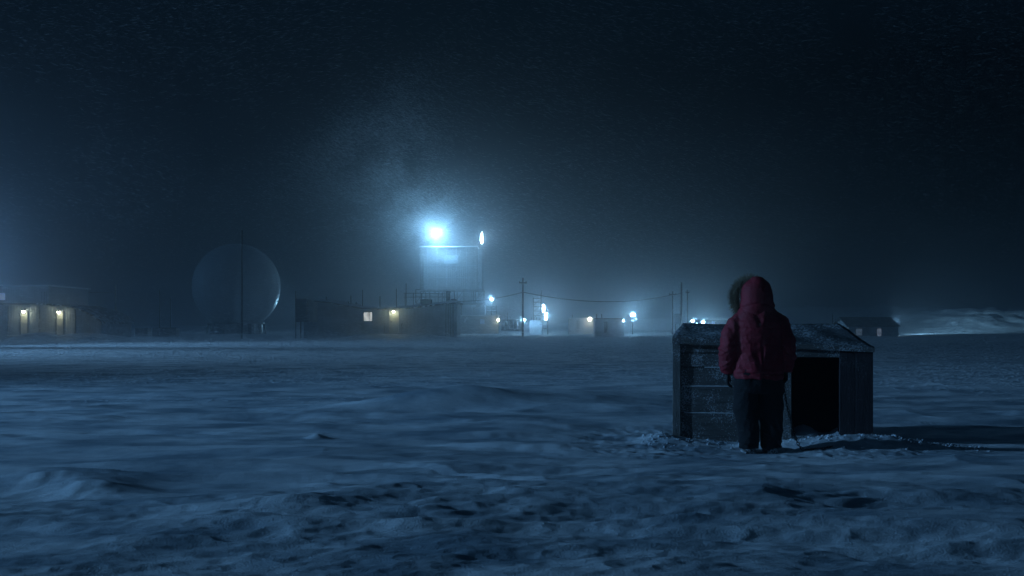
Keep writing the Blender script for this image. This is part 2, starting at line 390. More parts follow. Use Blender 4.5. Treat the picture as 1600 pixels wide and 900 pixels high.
# ------------------------------------------------------------------ kennel
def kennel():
    th = R(9.5)
    F = Vector((math.cos(th), -math.sin(th), 0)); D = Vector((math.sin(th), math.cos(th), 0)); U = Vector((0, 0, 1))
    A = Vector((1.845, 12.55, 0)); L = 2.19; DP = 1.2
    def q(u, v, z): return A + F * u + D * v + U * z
    root = thing('dog_kennel', q(L / 2, DP / 2, 0), 'low crooked dark wooden kennel with an open doorway, standing in front of the standing person', 'kennel')
    def pb(mb, u0, u1, v0, v1, z0, z1, z1b=None):   # oriented box; top may slope along u
        z1b = z1 if z1b is None else z1b
        return mb.hexa([q(u0, v0, z0), q(u1, v0, z0), q(u1, v1, z0), q(u0, v1, z0), q(u0, v0, z1), q(u1, v0, z1b), q(u1, v1, z1b), q(u0, v1, z1)])
    ev = lambda u: 1.175 - .075 * u / L       # height under the eave
    ud0, ud1 = 1.315, 1.83                     # doorway
    # plank wall left of the door: boards with gaps and a little unevenness
    mb = MB(); zs = [-.06, .34, .645, .86, 1.02, 1.17]
    for i in range(5):
        z0, z1 = zs[i] + .006, zs[i + 1] - .004
        o = random.uniform(-.006, .006)
        mb2 = pb(mb, .085, ud0 - .10, .022 + o, .05 + o, z0, min(z1, ev(0)), min(z1, ev(ud0)))
    mb.build('plank_wall', M_wood, root, bevel=.005)
    for zz, u0, u1 in ((.34, .12, .80), (.645, .10, .86), (.645, .95, 1.15), (.86, .35, .75)):
        m_ = MB(); kk = 24; vs = []
        for i in range(kk + 1):
            u = u0 + (u1 - u0) * i / kk; t = .004 + .007 * random.random() * math.sin(math.pi * (i + .5) / (kk + 1))
            vs += [q(u, .012, zz - .004), q(u, .026, zz - .004), q(u, .024, zz + t), q(u, .014, zz + t * .7)]
        m_.add(vs, [(i * 4 + a, i * 4 + (a + 1) % 4, i * 4 + 4 + (a + 1) % 4, i * 4 + 4 + a) for i in range(kk) for a in range(4)] + [(3, 2, 1, 0), (kk * 4, kk * 4 + 1, kk * 4 + 2, kk * 4 + 3)], True)
        m_.build('ledge_snow', M_snowcap, root)
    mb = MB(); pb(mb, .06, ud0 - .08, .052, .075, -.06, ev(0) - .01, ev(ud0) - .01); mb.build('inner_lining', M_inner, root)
    for (u0, u1, lab) in ((-.01, .082, None), (ud0 - .098, ud0 - .004, None), (ud1 + .004, ud1 + .17, None)):
        m_ = MB(); pb(m_, u0, u1, -.012, .07, -.06, ev(u0) - .012, ev(u1) - .012); m_.build('upright_post', M_woodv if u0 < 1.5 else M_woodr, root, bevel=.006)
    m_ = MB(); pb(m_, ud1 + .174, L, -.022, .08, -.08, ev(ud1) - .014, ev(L) - .014); m_.build('upright_post', M_woodr, root, bevel=.006)
    # light strip of bare lath beside the door post
    m_ = MB(); pb(m_, ud0 - .118, ud0 - .102, -.006, .02, .12, .88); m_.build('batten', mat('bare_lath', (.33, .34, .34), .7, .3, 8), root)
    m_ = MB(); pb(m_, ud0 - .004, ud1 + .004, .0, .06, .98, ev(ud0) - .015, ev(ud1) - .015); m_.build('door_lintel', M_wood, root, bevel=.004)
    m_ = MB(); pb(m_, ud0 - .004, ud1 + .004, .0, .07, -.06, .10); m_.build('door_sill', M_wood, root, bevel=.004)
    # side and back walls, floor
    for u0, u1 in ((.0, .04), (L - .04, L)):
        m_ = MB()
        for i in range(7):
            v0 = .09 + i * (DP - .13) / 7
            pb(m_, u0 + random.uniform(-.004, .004), u1, v0 + .004, v0 + (DP - .13) / 7 - .004, -.06, ev(u0) - .02)
        m_.build('side_wall', M_woodv, root, bevel=.004)
    m_ = MB(); pb(m_, .0, L, DP - .04, DP, -.06, ev(0) - .02, ev(L) - .02); m_.build('back_wall', M_woodv, root)
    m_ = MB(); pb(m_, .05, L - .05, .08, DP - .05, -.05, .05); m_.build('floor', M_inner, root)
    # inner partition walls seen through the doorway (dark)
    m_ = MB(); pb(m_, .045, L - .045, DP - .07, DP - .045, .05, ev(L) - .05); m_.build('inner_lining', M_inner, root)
    # roof: ridge set in from the ends
    ridge = 1.365
    e0 = q(-.012, -.026, ev(0) + .035); e1 = q(L + .012, -.03, ev(L) - .005); b0 = q(-.0, DP + .05, ev(0)); b1 = q(L + .0, DP + .05, ev(L) - .02)
    r0 = q(.10, .60, ridge); r1 = q(L - .30, .60, ridge)
    def slab(mb, pts, t=.03):
        n = len(pts); nn = (pts[1] - pts[0]).cross(pts[2] - pts[0]).normalized()
        if nn.z < 0: nn = -nn
        lo = [p - U * t for p in pts]
        mb.add(lo + pts, [tuple(reversed(range(n))), tuple(range(n, 2 * n))] + [(i, (i + 1) % n, (i + 1) % n + n, i + n) for i in range(n)])
    # front slope as a rumpled sheet
    mb = MB(); nu, nv = 40, 12; rnd = random.Random(3)
    vs = []
    for j in range(nv + 1):
        for i in range(nu + 1):
            s_, t_ = i / nu, j / nv
            p = (e0.lerp(e1, s_)).lerp(r0.lerp(r1, s_), t_)
            k = .012 * math.sin(s_ * 23 + t_ * 4) * math.sin(t_ * 3.1) + rnd.uniform(-.004, .004) - .02 * math.sin(math.pi * s_) * t_
            if j in (0,): k = rnd.uniform(-.006, .004)
            vs.append(p + U * k)
    lo = [v - U * .022 for v in vs]; n = len(vs); w = nu + 1
    fs = [(j * w + i, j * w + i + 1, (j + 1) * w + i + 1, (j + 1) * w + i) for j in range(nv) for i in range(nu)]
    fs2 = [tuple(n + a for a in reversed(f)) for f in fs]
    ed = [(i, i + 1, n + i + 1, n + i) for i in range(nu)] + [(nv * w + i + 1, nv * w + i, n + nv * w + i, n + nv * w + i + 1) for i in range(nu)] \
        + [(j * w, (j + 1) * w, n + (j + 1) * w, n + j * w) for j in range(nv)] + [(j * w + nu, n + j * w + nu, n + (j + 1) * w + nu, (j + 1) * w + nu) for j in range(nv)]
    mb.add(vs + lo, fs + fs2 + ed, True)
    roof = mb.build('roof', M_tar, root)
    mb = MB(); slab(mb, [b1, b0, r0 - U * .012, r1 - U * .012]); slab(mb, [e1 - U * .002, b1, r1 - U * .004]); slab(mb, [b0, e0 - U * .002, r0 - U * .004]); mb.build('roof_back_slope', M_tar, roof)
    m_ = MB(); m_.hexa([q(-.014, -.044, ev(0) - .045), q(L + .014, -.044, ev(L) - .062), q(L + .014, -.024, ev(L) - .062), q(-.014, -.024, ev(0) - .045),
                        q(-.014, -.044, ev(0) + .022), q(L + .014, -.044, ev(L) - .010), q(L + .014, -.024, ev(L) - .010), q(-.014, -.024, ev(0) + .022)])
    m_.build('fascia_board', M_wood, roof, bevel=.004)
    # drifted snow just inside the doorway
    mb = MB()
    g = 22; vs = []
    for j in range(g):
        for i in range(g):
            u = ud0 + (ud1 - ud0) * (i / (g - 1)); v = .0 + .75 * j / (g - 1)
            z = .06 + .12 * math.exp(-((v - .22) / .2) ** 2) * (1 + .6 * math.sin(u * 14)) * .7 + .05 * random.random() * .4
            vs.append(q(u, v, z if 0 < j < g - 1 else .05))
    mb.add(vs, [(j * g + i, j * g + i + 1, (j + 1) * g + i + 1, (j + 1) * g + i) for j in range(g - 1) for i in range(g - 1)], True)
    o = mb.build('snow_drift', SNOW); tag(o, 'small heap of snow blown in through the kennel doorway', 'snow heap')
    # snow clods kicked up along the kennel foot
    rnd = random.Random(11); mb = MB()
    for k in range(1100):
        u = rnd.uniform(-.35, L + 1.1); v = -abs(rnd.gauss(.04, .28)) - .02
        if -0.0 < u < .9 and rnd.random() < .5: continue
        p = q(u, v, 0); s_ = rnd.choice([.006, .009, .013, .022]) * rnd.uniform(.6, 1.3)
        zc = hz(p.x, p.y)
        M = Euler((rnd.random() * 3, rnd.random() * 3, rnd.random() * 3)).to_matrix()
        mb.sphere((p.x, p.y, zc - s_ * .1), (s_, s_ * rnd.uniform(.6, 1.3), s_ * .7), 6, 4, rnd.random() < .5, M)
    o = mb.build('snow_clods', SNOW); tag(o, 'scattered lumps of crusted snow along the foot of the kennel', 'snow clods', kind='stuff')
kennel()

# ------------------------------------------------------------------ person
def remesh(objs_mb, name, m, parent, vox=.012, smooth=3, disp=None, post=None):
    off = wloc(parent)
    me = objs_mb.mesh(name + '_src', off); o = bpy.data.objects.new(name, me); C.objects.link(o)
    r = o.modifiers.new('r', 'REMESH'); r.mode = 'VOXEL'; r.voxel_size = vox; r.use_smooth_shade = True
    if smooth:
        s = o.modifiers.new('s', 'SMOOTH'); s.factor = .5; s.iterations = smooth
    dg = bpy.context.evaluated_depsgraph_get(); dg.update()
    me2 = bpy.data.meshes.new_from_object(o.evaluated_get(dg)); me2.name = name
    o.modifiers.clear(); o.data = me2; bpy.data.meshes.remove(me)
    n = len(me2.vertices); co = np.empty(n * 3); me2.vertices.foreach_get('co', co); co = co.reshape(-1, 3)
    if disp is not None:
        no = np.empty(n * 3); me2.vertices.foreach_get('normal', no); no = no.reshape(-1, 3)
        co = co + no * disp(co)[:, None]; me2.vertices.foreach_set('co', co.ravel()); me2.update()
    me2.polygons.foreach_set('use_smooth', np.ones(len(me2.polygons), bool))
    me2.materials.clear(); me2.materials.append(m); o.parent = parent
    return o
PX, PY = 2.567, 11.5
def person():
    root_z = 0
    cloth = mat('dark_red_parka_shell', (.27, .007, .020), .72, .25, 6, bump=.35, bscale=55, frost=.25, fscale=90, fmin=.66)
    trm = mat('black_padded_trousers', (.009, .009, .011), .95, .3, 6, bump=.3, bscale=60, frost=.10, fscale=90, fmin=.66)
    glv = mat('black_gloves', (.016, .016, .018), .7, .2, 12)
    bt = mat('dark_snow_boots', (.035, .035, .036), .7, .3, 12, frost=.6, fscale=60, fmin=.50)
    skin = mat('skin', (.45, .28, .21), .55, .08, 10)
    fur = mat('coyote_fur', (.30, .24, .16), .9, .4, 30)
    O = Vector((PX, PY, root_z))
    def v(x, y, z): return O + Vector((x, y, z))
    # body: one continuous figure
    yaw = R(25)
    fd = Vector((-math.sin(yaw), math.cos(yaw), 0)); sd = Vector((math.cos(yaw), math.sin(yaw), 0))
    hc = v(-.005, .035, 1.665)
    root = thing('person', O, 'person in a dark red hooded parka seen from behind, holding a chain, black trousers', 'person')
    b = MB()
    b.rings([(PX + x, PY + y, z, rx, ry) for (x, y, z, rx, ry) in ((.01,0,.86,.15,.11),(.01,0,.95,.165,.115),(.0,0,1.08,.145,.10),(0,0,1.25,.165,.115),(0,0,1.40,.18,.11),(0,.0,1.47,.11,.08),(0,.01,1.52,.06,.06),(0,.02,1.60,.055,.06))], 20)
    Mh = Matrix((sd, fd, Vector((0, 0, 1)))).transposed()
    b.sphere(hc, (.076, .095, .115), 20, 14, True, Mh)
    b.sphere(hc + fd * .03 + Vector((0, 0, -.05)), (.06, .065, .07), 16, 10, True, Mh)
    b.tube([hc + fd * .09 + Vector((0, 0, .02)), hc + fd * .118 + Vector((0, 0, -.022))], [.008, .015], 8)
    for s in (-1, 1):
        b.sphere(hc + sd * s * .078 + Vector((0, 0, -.01)), (.012, .022, .03), 10, 8, True, Mh)
        b.tube([v(s * .17, 0, 1.41), v(s * .29, -.01, 1.12), v(s * .292, .045, .86)], [.055, .042, .03], 12)
        b.tube([v(s * .09 + .01, 0, .90), v(s * .10 + .015, .02, .50), v(s * .11 + .022, .0, .07)], [.085, .06, .042], 12)
        b.sphere(v(s * .11 + .022, .06, .05), (.045, .12, .035), 12, 8)
    remesh(b, 'body', skin, root, .011, 2)
    for s in (-1, 1):
        MB().sphere(hc + sd * s * .032 + fd * .088 + Vector((0, 0, .012)), .012, 10, 8).build('eye', mat('eye_white', (.6, .6, .6), .2, .1, 3), root)
    m_ = MB(); m_.tube([hc + fd * .094 - sd * .022 + Vector((0, 0, -.062)), hc + fd * .100 + Vector((0, 0, -.060)), hc + fd * .094 + sd * .022 + Vector((0, 0, -.062))], [.003, .006, .003], 8)
    m_.build('mouth', mat('lips', (.35, .14, .12), .5, .1, 10), root)
    # jacket
    j = MB()
    j.rings([(PX + x, PY + y, z, rx, ry) for (x, y, z, rx, ry) in (
        (.012,0,.775,.250,.185),(.012,0,.80,.262,.195),(.010,0,.90,.262,.19),(.006,0,1.02,.258,.185),(.003,-.005,1.15,.258,.185),(0,-.01,1.28,.265,.185),(0,-.01,1.36,.258,.175),(0,-.005,1.43,.232,.16),(0,.0,1.49,.200,.148),(0,.01,1.55,.166,.14),(0,.01,1.58,.13,.12))], 32, sq=2.3)
    j.tube([v(-.15, -.005, 1.42), v(-.222, -.01, 1.355), v(-.275, -.02, 1.21), v(-.308, -.025, 1.08), v(-.308, .01, .96), v(-.296, .04, .85)], [.085, .105, .105, .098, .086, .064], 18)
    j.tube([v(.15, -.005, 1.42), v(.222, -.01, 1.35), v(.275, -.02, 1.21), v(.306, -.025, 1.09), v(.308, .0, .98), v(.303, .035, .875)], [.085, .105, .105, .098, .086, .066], 18)
    def fold(co):
        x, y, z = co[:, 0], co[:, 1], co[:, 2]
        arm = sst(.20, .27, np.abs(x))
        f = fbm(x * 7 + y * 3, z * 5 - np.abs(x) * 9, 3, 201) * .034                      # diagonal drag folds
        f = f + (1 - np.abs(2 * vnoise(x * 5 + 3 + y * 2, z * 16 + np.abs(x) * 10, 205) - 1)) ** 2 * .014 * arm
        quilt = np.abs(np.sin((z - .80) * math.pi / .085)) ** .35
        f = f + (quilt - 1) * .008 * sst(1.48, 1.3, z)
        f = f - .012 * np.exp(-((x - .02 - .01 * np.sin(z * 9)) / .010) ** 2) * sst(1.22, 1.05, z) * (y < 0)   # back seam
        f = f - .014 * np.exp(-((z - .835) / .012) ** 2) * (1 - arm)                     # hem draw-cord
        f = f + fbm(x * 22, z * 22 + y * 9, 2, 211) * .008
        return f
    jk = remesh(j, 'jacket', cloth, root, .009, 2, fold)
    # hood (hollow look: the ruff rings its opening)
    h = MB()
    h.rings([(hc.x - O.x + PX - 0 + 0, 0, 0, 0, 0)] and [(O.x + x, O.y + y, z, rx, ry) for (x, y, z, rx, ry) in (
        (0,-.005,1.42,.17,.13),(0,-.01,1.48,.182,.150),(0,-.008,1.54,.180,.160),(-.002,.0,1.60,.168,.165),(-.004,.005,1.66,.166,.168),(-.006,.005,1.72,.154,.160),(-.004,.0,1.77,.130,.140),(-.002,-.002,1.81,.094,.105),(0,0,1.838,.055,.06),(0,0,1.845,.02,.02))], 28)
    def hfold(co):
        x, y, z = co[:, 0], co[:, 1], co[:, 2]
        return fbm(x * 9, z * 12, 3, 221) * .022 - .010 * np.exp(-((z - 1.535 - .03 * np.cos(x * 12)) / .012) ** 2) - .002 * np.exp(-(np.abs(x) - .075) ** 2 / .00006) * (z > 1.56)
    hd = remesh(h, 'hood', cloth, root, .009, 2, hfold)
    # cut the face opening
    bm = bmesh.new(); bm.from_mesh(hd.data)
    cl = hc - O
    kill = [vv for vv in bm.verts if (vv.co - cl).dot(fd) > .085 and vv.co.z > 1.50]
    bmesh.ops.delete(bm, geom=kill, context='VERTS'); bm.to_mesh(hd.data); bm.free()
    # ruff: soft ring with fur strands
    rc = hc + fd * .105 + Vector((0, 0, -.03)); rnd = random.Random(5); rf = MB(); ring = []
    for k in range(40):
        t = 2 * math.pi * k / 40
        ring.append(rc + sd * math.cos(t) * .182 + Vector((0, 0, math.sin(t) * .172)))
    rf.tube(ring + [ring[0]], .034, 8, True, False)
    for k in range(7000):
        t = rnd.uniform(0, 2 * math.pi); a = rnd.uniform(0, 2 * math.pi)
        rad = (sd * math.cos(t) * .182 + Vector((0, 0, math.sin(t) * .172)))
        out = rad.normalized(); dirn = (out * math.cos(a) + fd * math.sin(a)).normalized()
        if dirn.dot(out) < -.6: continue
        p = rc + rad + dirn * .028; ln = rnd.uniform(.03, .085)
        dirn = (dirn + out * .4 + Vector((rnd.uniform(-.45, .45), rnd.uniform(-.3, .3), rnd.uniform(-.5, .25)))).normalized()
        w = dirn.cross(Vector((rnd.random(), rnd.random(), rnd.random() + .1))).normalized() * .0028
        rf.add([p - w, p + w, p + dirn * ln + Vector((0, 0, -ln * .15))], [(0, 1, 2)])
    rf.build('fur_ruff', fur, hd)
    # cuffs
    # trousers
    t_ = MB()
    t_.rings([(PX + .012, PY, z, rx, ry) for (z, rx, ry) in ((.98,.19,.14),(.90,.225,.16),(.80,.245,.17),(.72,.245,.165),(.66,.235,.15),(.63,.215,.13))], 28, sq=2.4)
    t_.tube([v(-.122, 0, .80), v(-.124, .005, .62), v(-.114, .012, .45), v(-.098, .0, .28), v(-.086, -.005, .13), v(-.084, -.005, .055)], [.128, .130, .126, .116, .106, .098], 20)
    t_.tube([v(.136, .01, .80), v(.138, .012, .62), v(.148, .02, .45), v(.154, .015, .28), v(.152, .015, .13), v(.150, .012, .05)], [.128, .130, .124, .114, .110, .106], 20)
    def tfold(co):
        x, y, z = co[:, 0], co[:, 1], co[:, 2]
        f = fbm(x * 8, z * 7 + np.abs(x) * 8, 3, 231) * .034
        f = f + (1 - np.abs(2 * vnoise(x * 5, z * 18 + x * 9, 235) - 1)) ** 2 * .014 * (sst(.35, .15, z) + .5 * np.exp(-((z - .46) / .08) ** 2))
        return f
    remesh(t_, 'trousers', trm, root, .009, 2, tfold)
    # boots
    for s, x in ((-1, -.086), (1, .150)):
        bo = MB()
        bo.tube([v(x, -.01, .20), v(x, -.015, .06)], [.070, .068], 14)
        bo.sphere(v(x, -.01, .045), (.068, .085, .055), 16, 10)
        bo.sphere(v(x - .006, .13, .04), (.062, .13, .05), 16, 10)
        bo.box((PX + x - .055, PY - .085, -.004), (PX + x + .055, PY + .22, .03))
        remesh(bo, 'boot', bt, root, .009, 2)
    # gloves: palm, four fingers of unequal length, thumb from the side of the palm
    def glove(side, wr, down, fwd, curl):
        g = MB(); inn = Vector((-side, 0, 0)) # palm faces the thigh
        g.tube([wr + Vector((0, 0, .045)), wr, wr - Vector((0, 0, .02))], [.047, .046, .040], 14)
        pc = wr + down * .055
        M = Matrix((inn, fwd, down)).transposed()
        g.sphere(pc, (.023, .046, .060), 16, 12, True, M)
        for k, (o_, ln) in enumerate(((.034, .072), (.012, .082), (-.011, .076), (-.032, .060))):
            p0 = pc + fwd * o_ + down * .040; a = curl
            d1 = (down * math.cos(a * .6) + inn * math.sin(a * .6)); d2 = (down * math.cos(a * 1.6) + inn * math.sin(a * 1.6)); d3 = (down * math.cos(a * 2.6) + inn * math.sin(a * 2.6))
            p1 = p0 + d1 * ln * .45; p2 = p1 + d2 * ln * .32; p3 = p2 + d3 * ln * .25
            g.tube([p0 - d1 * .02, p0, p1, p2, p3], [.012, .0125, .012, .011, .008], 10)
        p0 = pc + fwd * .030 - down * .020; p1 = p0 + (fwd * .75 + down * .6 + inn * .2).normalized() * .036; p2 = p1 + (down * .9 + fwd * .25 + inn * .45).normalized() * .032
        g.tube([p0, p1, p2, p2 + (down + inn * .7).normalized() * .018], [.016, .0145, .013, .009], 10)
        remesh(g, 'glove', glv, root, .0042, 1)
    glove(-1, v(-.296, .045, .835), Vector((.0, .12, -1)).normalized(), Vector((.25, .96, .1)).normalized(), R(32))
    glove(1, v(.304, .04, .862), Vector((.0, .12, -1)).normalized(), Vector((-.25, .96, .1)).normalized(), R(58))
person()

def chain():
    O = Vector((PX, PY, 0))
    pts = [O + Vector(p) for p in ((.292, .055, .80), (.290, .05, .745), (.293, .045, .68), (.312, .04, .55), (.345, .03, .40), (.375, .01, .27), (.398, -.02, .16), (.425, -.04, .085))]
    base = [(.47, -.05), (.53, -.06), (.60, -.045), (.68, -.055), (.78, -.03)]
    for x, y in base: pts.append(Vector((PX + x, PY + y, hz(PX + x, PY + y) + .012)))
    # resample
    seg = []; step = .030; acc = 0; cur = pts[0].copy(); seg.append((cur.copy(), (pts[1] - pts[0]).normalized()))
    for a, b in zip(pts, pts[1:]):
        Ln = (b - a).length; dd = (b - a) / Ln; p = step - acc
        while p < Ln: seg.append((a + dd * p, dd)); p += step
        acc = Ln - (p - step)
    mb = MB()
    for i, (p, dd) in enumerate(seg):
        up = Vector((0, 1, 0)) if i % 2 else Vector((1, 0, 0))
        up = (up - dd * up.dot(dd)).normalized(); loop = []
        for k in range(13):
            t = 2 * math.pi * k / 12; loop.append(p + dd * math.cos(t) * .0215 + up * math.sin(t) * .0125)
        mb.tube(loop, .0042, 6, True, False)
    o = mb.build('chain', mat('rusty_dark_chain', (.05, .04, .035), .5, .4, 30, metal=.5), None, loc=tuple(pts[-1]))
    tag(o, 'dark steel link chain hanging from the right glove of the person down to the snow', 'chain')
chain()

# ------------------------------------------------------------------ lamps
def wall_lamp(name, loc, label, power, col, lens, depth=.35, vis=.14, spot=None, group=None, target=None):
    """bracket lamp hung on the camera side of a wall"""
    loc = Vector(loc)
    t = thing(name, loc, label, 'lamp', group)
    MB().tube([loc + Vector((0, .5, .12)), loc + Vector((0, .1, .16)), loc + Vector((0, 0, .10))], .03, 6).build('bracket', M_dark, t)
    MB().rings([(loc.x, loc.y, loc.z + .02, .20, .20), (loc.x, loc.y, loc.z + .12, .10, .10), (loc.x, loc.y, loc.z + .17, .04, .04)], 12).build('lamp_shade', M_dark, t)
    MB().sphere(loc + Vector((0, 0, -.06)), vis, 12, 8).build('bulb', lens, t)
    if name == 'wall_lamp' and col is WARM and loc.y < 120:
        g_ = lamp(loc + Vector((0, -.5, .02)), power * 2.5, col, .08, 90, loc + Vector((0, -4.5, -2.4)), .6); g_.parent = t; g_.location = Vector((0, -.5, .02))
    l = lamp(loc + Vector((0, -.12, -.28)), power, col, .10, spot, target); l.parent = t; l.location = Vector((0, -.12, -.28))
    return t
def mast_lamp(name, base, loc, label, power, col, lens, vis=.3, r=.07, head=(.35, .22), group=None, side=(0, -1)):
    base = Vector(base); loc = Vector(loc)
    t = thing(name, base, label, 'floodlight', group)
    MB().tube([base, Vector((base.x, base.y, loc.z + .2))], [r, r * .8], 8).build('mast', M_dark, t)
    sx, sy = side
    hd = Vector((loc.x + sx * .25, loc.y + sy * .25, loc.z))
    m = MB(); m.box((loc.x - head[0], loc.y - .12, loc.z - head[1]), (loc.x + head[0], loc.y + .02, loc.z + head[1])); m.build('lamp_housing', M_dark, t, bevel=.03)
    m = MB(); m.sphere(Vector((loc.x, loc.y - .16, loc.z)), (vis, .10, vis * .8), 12, 8); m.build('lamp_glass', lens, t)
    l = lamp(Vector((loc.x, loc.y - .6, loc.z)), power, col, .2); l.parent = t; l.location = l.location - base
    return t

# ------------------------------------------------------------------ camp
# --- main hut
def main_hut():
    Y = 115.0; s = Y / FX
    X = lambda p: px2x(p, Y); Z = lambda p: py2z(p, Y)
    gz = hz(X(600), Y)
    root = thing('long_hut', (X(595), Y + 4, 0), 'long low hut with a sagging roofline, one lit window and a lit door', 'building')
    top = [(496, 469.5), (515, 472), (540, 476.5), (565, 480.5), (590, 482), (615, 482), (640, 480.5), (665, 477.5), (690, 474.5), (714, 472)]
    poly = [(X(496), -.6)] + [(X(714), -.6)] + [(X(a), Z(b + 1.5)) for a, b in reversed(top)]
    # front wall pieces around the openings
    dz0, dz1 = Z(520), Z(487.5); dx0, dx1 = X(609), X(622.5); wz0, wz1 = Z(501.5), Z(488); wx0, wx1 = X(568.5), X(581.5)
    MB().prism(poly, Y, Y + 8).build('wall', M_hut, root)
    # roof: thick curved slab overhanging
    m = MB(); n = len(top)
    up = [(X(a) + (-.25 if i == 0 else .25 if i == n - 1 else 0), Z(b)) for i, (a, b) in enumerate(top)]
    lo = [(x, z - .14) for x, z in up]
    m.prism(lo + up[::-1], Y - .45, Y + 8.4); rf = m.build('roof', M_roofm, root)
    # snow lying on the roof (rough lumps)
    rnd = random.Random(2)
    def rooft(x):
        for (a, b), (c, d_) in zip(up, up[1:]):
            if a <= x <= c: return b + (d_ - b) * (x - a) / (c - a)
        return up[-1][1]
    m = MB(); g = 70; ys = 8
    vs = []
    for j in range(ys):
        for i in range(g):
            x = up[0][0] + (up[-1][0] - up[0][0]) * i / (g - 1); e = 1 if 0 < j < ys - 1 and 0 < i < g - 1 else 0
            hh = max(.0, .09 + .35 * float(vnoise(np.array([x * 1.1]), np.array([j * .8]), 301)[0]) - .12 + .06 * max(0, 1 - (x - up[0][0]) / 5)) * e
            vs.append((x, Y - .35 + 7.5 * j / (ys - 1), rooft(x) + hh - (.03 if not e else 0)))
    m.add(vs, [(j * g + i, j * g + i + 1, (j + 1) * g + i + 1, (j + 1) * g + i) for j in range(ys - 1) for i in range(g - 1)], True)
    m.build('roof_snow', M_snowcap, rf)
    # lit window
    m = MB(); m.box((wx0, Y - .03, wz0), (wx1, Y - .012, wz1)); w = m.build('window', M_win, root)
    m = MB(); t = .05
    m.box((wx0 - t, Y - .07, wz0 - t), (wx1 + t, Y - .004, wz0)); m.box((wx0 - t, Y - .07, wz1), (wx1 + t, Y - .004, wz1 + t))
    m.box((wx0 - t, Y - .07, wz0), (wx0, Y - .004, wz1)); m.box((wx1, Y - .07, wz0), (wx1 + t, Y - .004, wz1)); m.box(((wx0 + wx1) / 2 + .1, Y - .07, wz0), ((wx0 + wx1) / 2 + .16, Y - .004, wz1))
    m.build('window_frame', M_dark, w)
    # door
    m = MB(); m.box((dx0, Y - .06, dz0), (dx1, Y - .004, dz1)); dr = m.build('door', M_door, root)
    m = MB(); t = .07
    m.box((dx0 - t, Y - .12, dz0), (dx0, Y - .003, dz1 + t)); m.box((dx1, Y - .12, dz0), (dx1 + t, Y - .003, dz1 + t)); m.box((dx0, Y - .12, dz1), (dx1, Y - .003, dz1 + t))
    m.build('door_frame', mat('white_door_trim', (.6, .6, .56), .5, .1, 3), dr)
    MB().box((dx0 + .12, Y - .13, (dz0 + dz1) / 2), (dx0 + .2, Y - .06, (dz0 + dz1) / 2 + .15)).build('door_handle', M_dark, dr)
    m = MB(); m.box((dx0 - .5, Y - 1.2, dz0 - .12), (dx1 + .5, Y - .13, dz0 - .03)); m.box((dx0 - .2, Y - 1.6, dz0 - .35), (dx1 + .2, Y - 1.2, dz0 - .2)); m.build('door_step', M_hut2, root)
    for sx in (dx0 - .45, dx1 + .45):
        MB().tube([(sx, Y - 1.1, dz0 - .1), (sx, Y - 1.1, dz0 + .95), (sx, Y - .1, dz0 + .95)], .03, 6).build('step_rail', M_steel, root)
    # service pipes on the right of the front wall
    for a in (697, 700.5, 704, 708):
        MB().tube([(X(a), Y - .12, 0.0), (X(a), Y - .12, Z(478) + random.uniform(-.4, .3)), (X(a), Y - .3, Z(476))], .07, 8).build('pipe', M_steel, root)
    # left annex: raised cabin on posts, with a paler panel
    m = MB(); m.box((X(463.5), Y - .8, Z(503)), (X(481), Y + 2.2, Z(467))); cab = m.build('cabin', M_dark, root, bevel=.03)
    m = MB(); m.box((X(481.2), Y + .4, Z(503)), (X(496) - .01, Y + 2.4, Z(469))); m.build('cabin_side_panel', M_door, root)
    for yy in (Y - .7, Y + 2):
        MB().tube([(X(464.3), yy, -.3), (X(464.3), yy, Z(455) if yy < Y else Z(468))], .06, 6).build('cabin_post', M_dark, root)
    m = MB(); m.box((X(474), Y + .2, -.5), (X(496) - .01, Y + 7, Z(503.2))); m.build('annex_wall', M_hut, root)
    # roof posts and railing
    for a, tp in ((506, 463), (545, 461), (563.5, 452), (591, 462), (617, 450.5)):
        x = X(a); MB().tube([(x, Y + 1.5, rooft(x) - .05), (x, Y + 1.5, Z(tp))], .045, 6).build('roof_post', M_dark, rf)
    m = MB(); yr = Y + .6
    for a in range(632, 712, 13):
        x = X(a); m.tube([(x, yr, rooft(x) - .05), (x, yr, Z(458))], .035, 6)
    for zz in (458, 464): m.tube([(X(630), yr, Z(zz)), (X(700), yr, Z(zz))], .03, 6)
    m.build('roof_railing', M_dark, rf)
    MB().tube([(X(632.5), Y + 1.4, rooft(X(632))), (X(632.5), Y + 1.4, Z(442))], .05, 6).build('roof_post', M_dark, rf)
    m = MB(); m.box((X(655), Y + 1.5, rooft(X(655)) - .05), (X(672), Y + 3.2, Z(467))); m.build('vent_housing', M_dark, rf, bevel=.04)
    m = MB(); m.rings([(X(699), Y + 2, rooft(X(699)) - .1, .2, .2), (X(699), Y + 2, Z(457), .2, .2), (X(699), Y + 2, Z(456), .28, .28), (X(699), Y + 2, Z(454), .22, .22)], 12); m.build('flue', M_dark, rf)
    m = MB(); m.box((X(703), Y + 2, rooft(X(703)) - .1), (X(711), Y + 3, Z(466))); m.build('vent_housing', M_dark, rf, bevel=.04)
    m = MB(); m.tube([(X(548), Y + 2.5, rooft(X(548))), (X(552), Y + 2.2, Z(472)), (X(556), Y + 2.2, rooft(X(556)) + .1)], .05, 6); m.build('roof_bracket', M_steel, rf); m = MB(); m.tube([(X(541), Y + 2.5, rooft(X(541))), (X(538), Y + 2.5, Z(470))], .05, 6); m.build('roof_bracket', M_steel, rf)
    wall_lamp('wall_lamp', (X(615.5), Y - .45, Z(486.0)), 'bright bulb lamp above the lit door of the long hut', 55, WARM, M_lens_w, vis=.13)
main_hut()

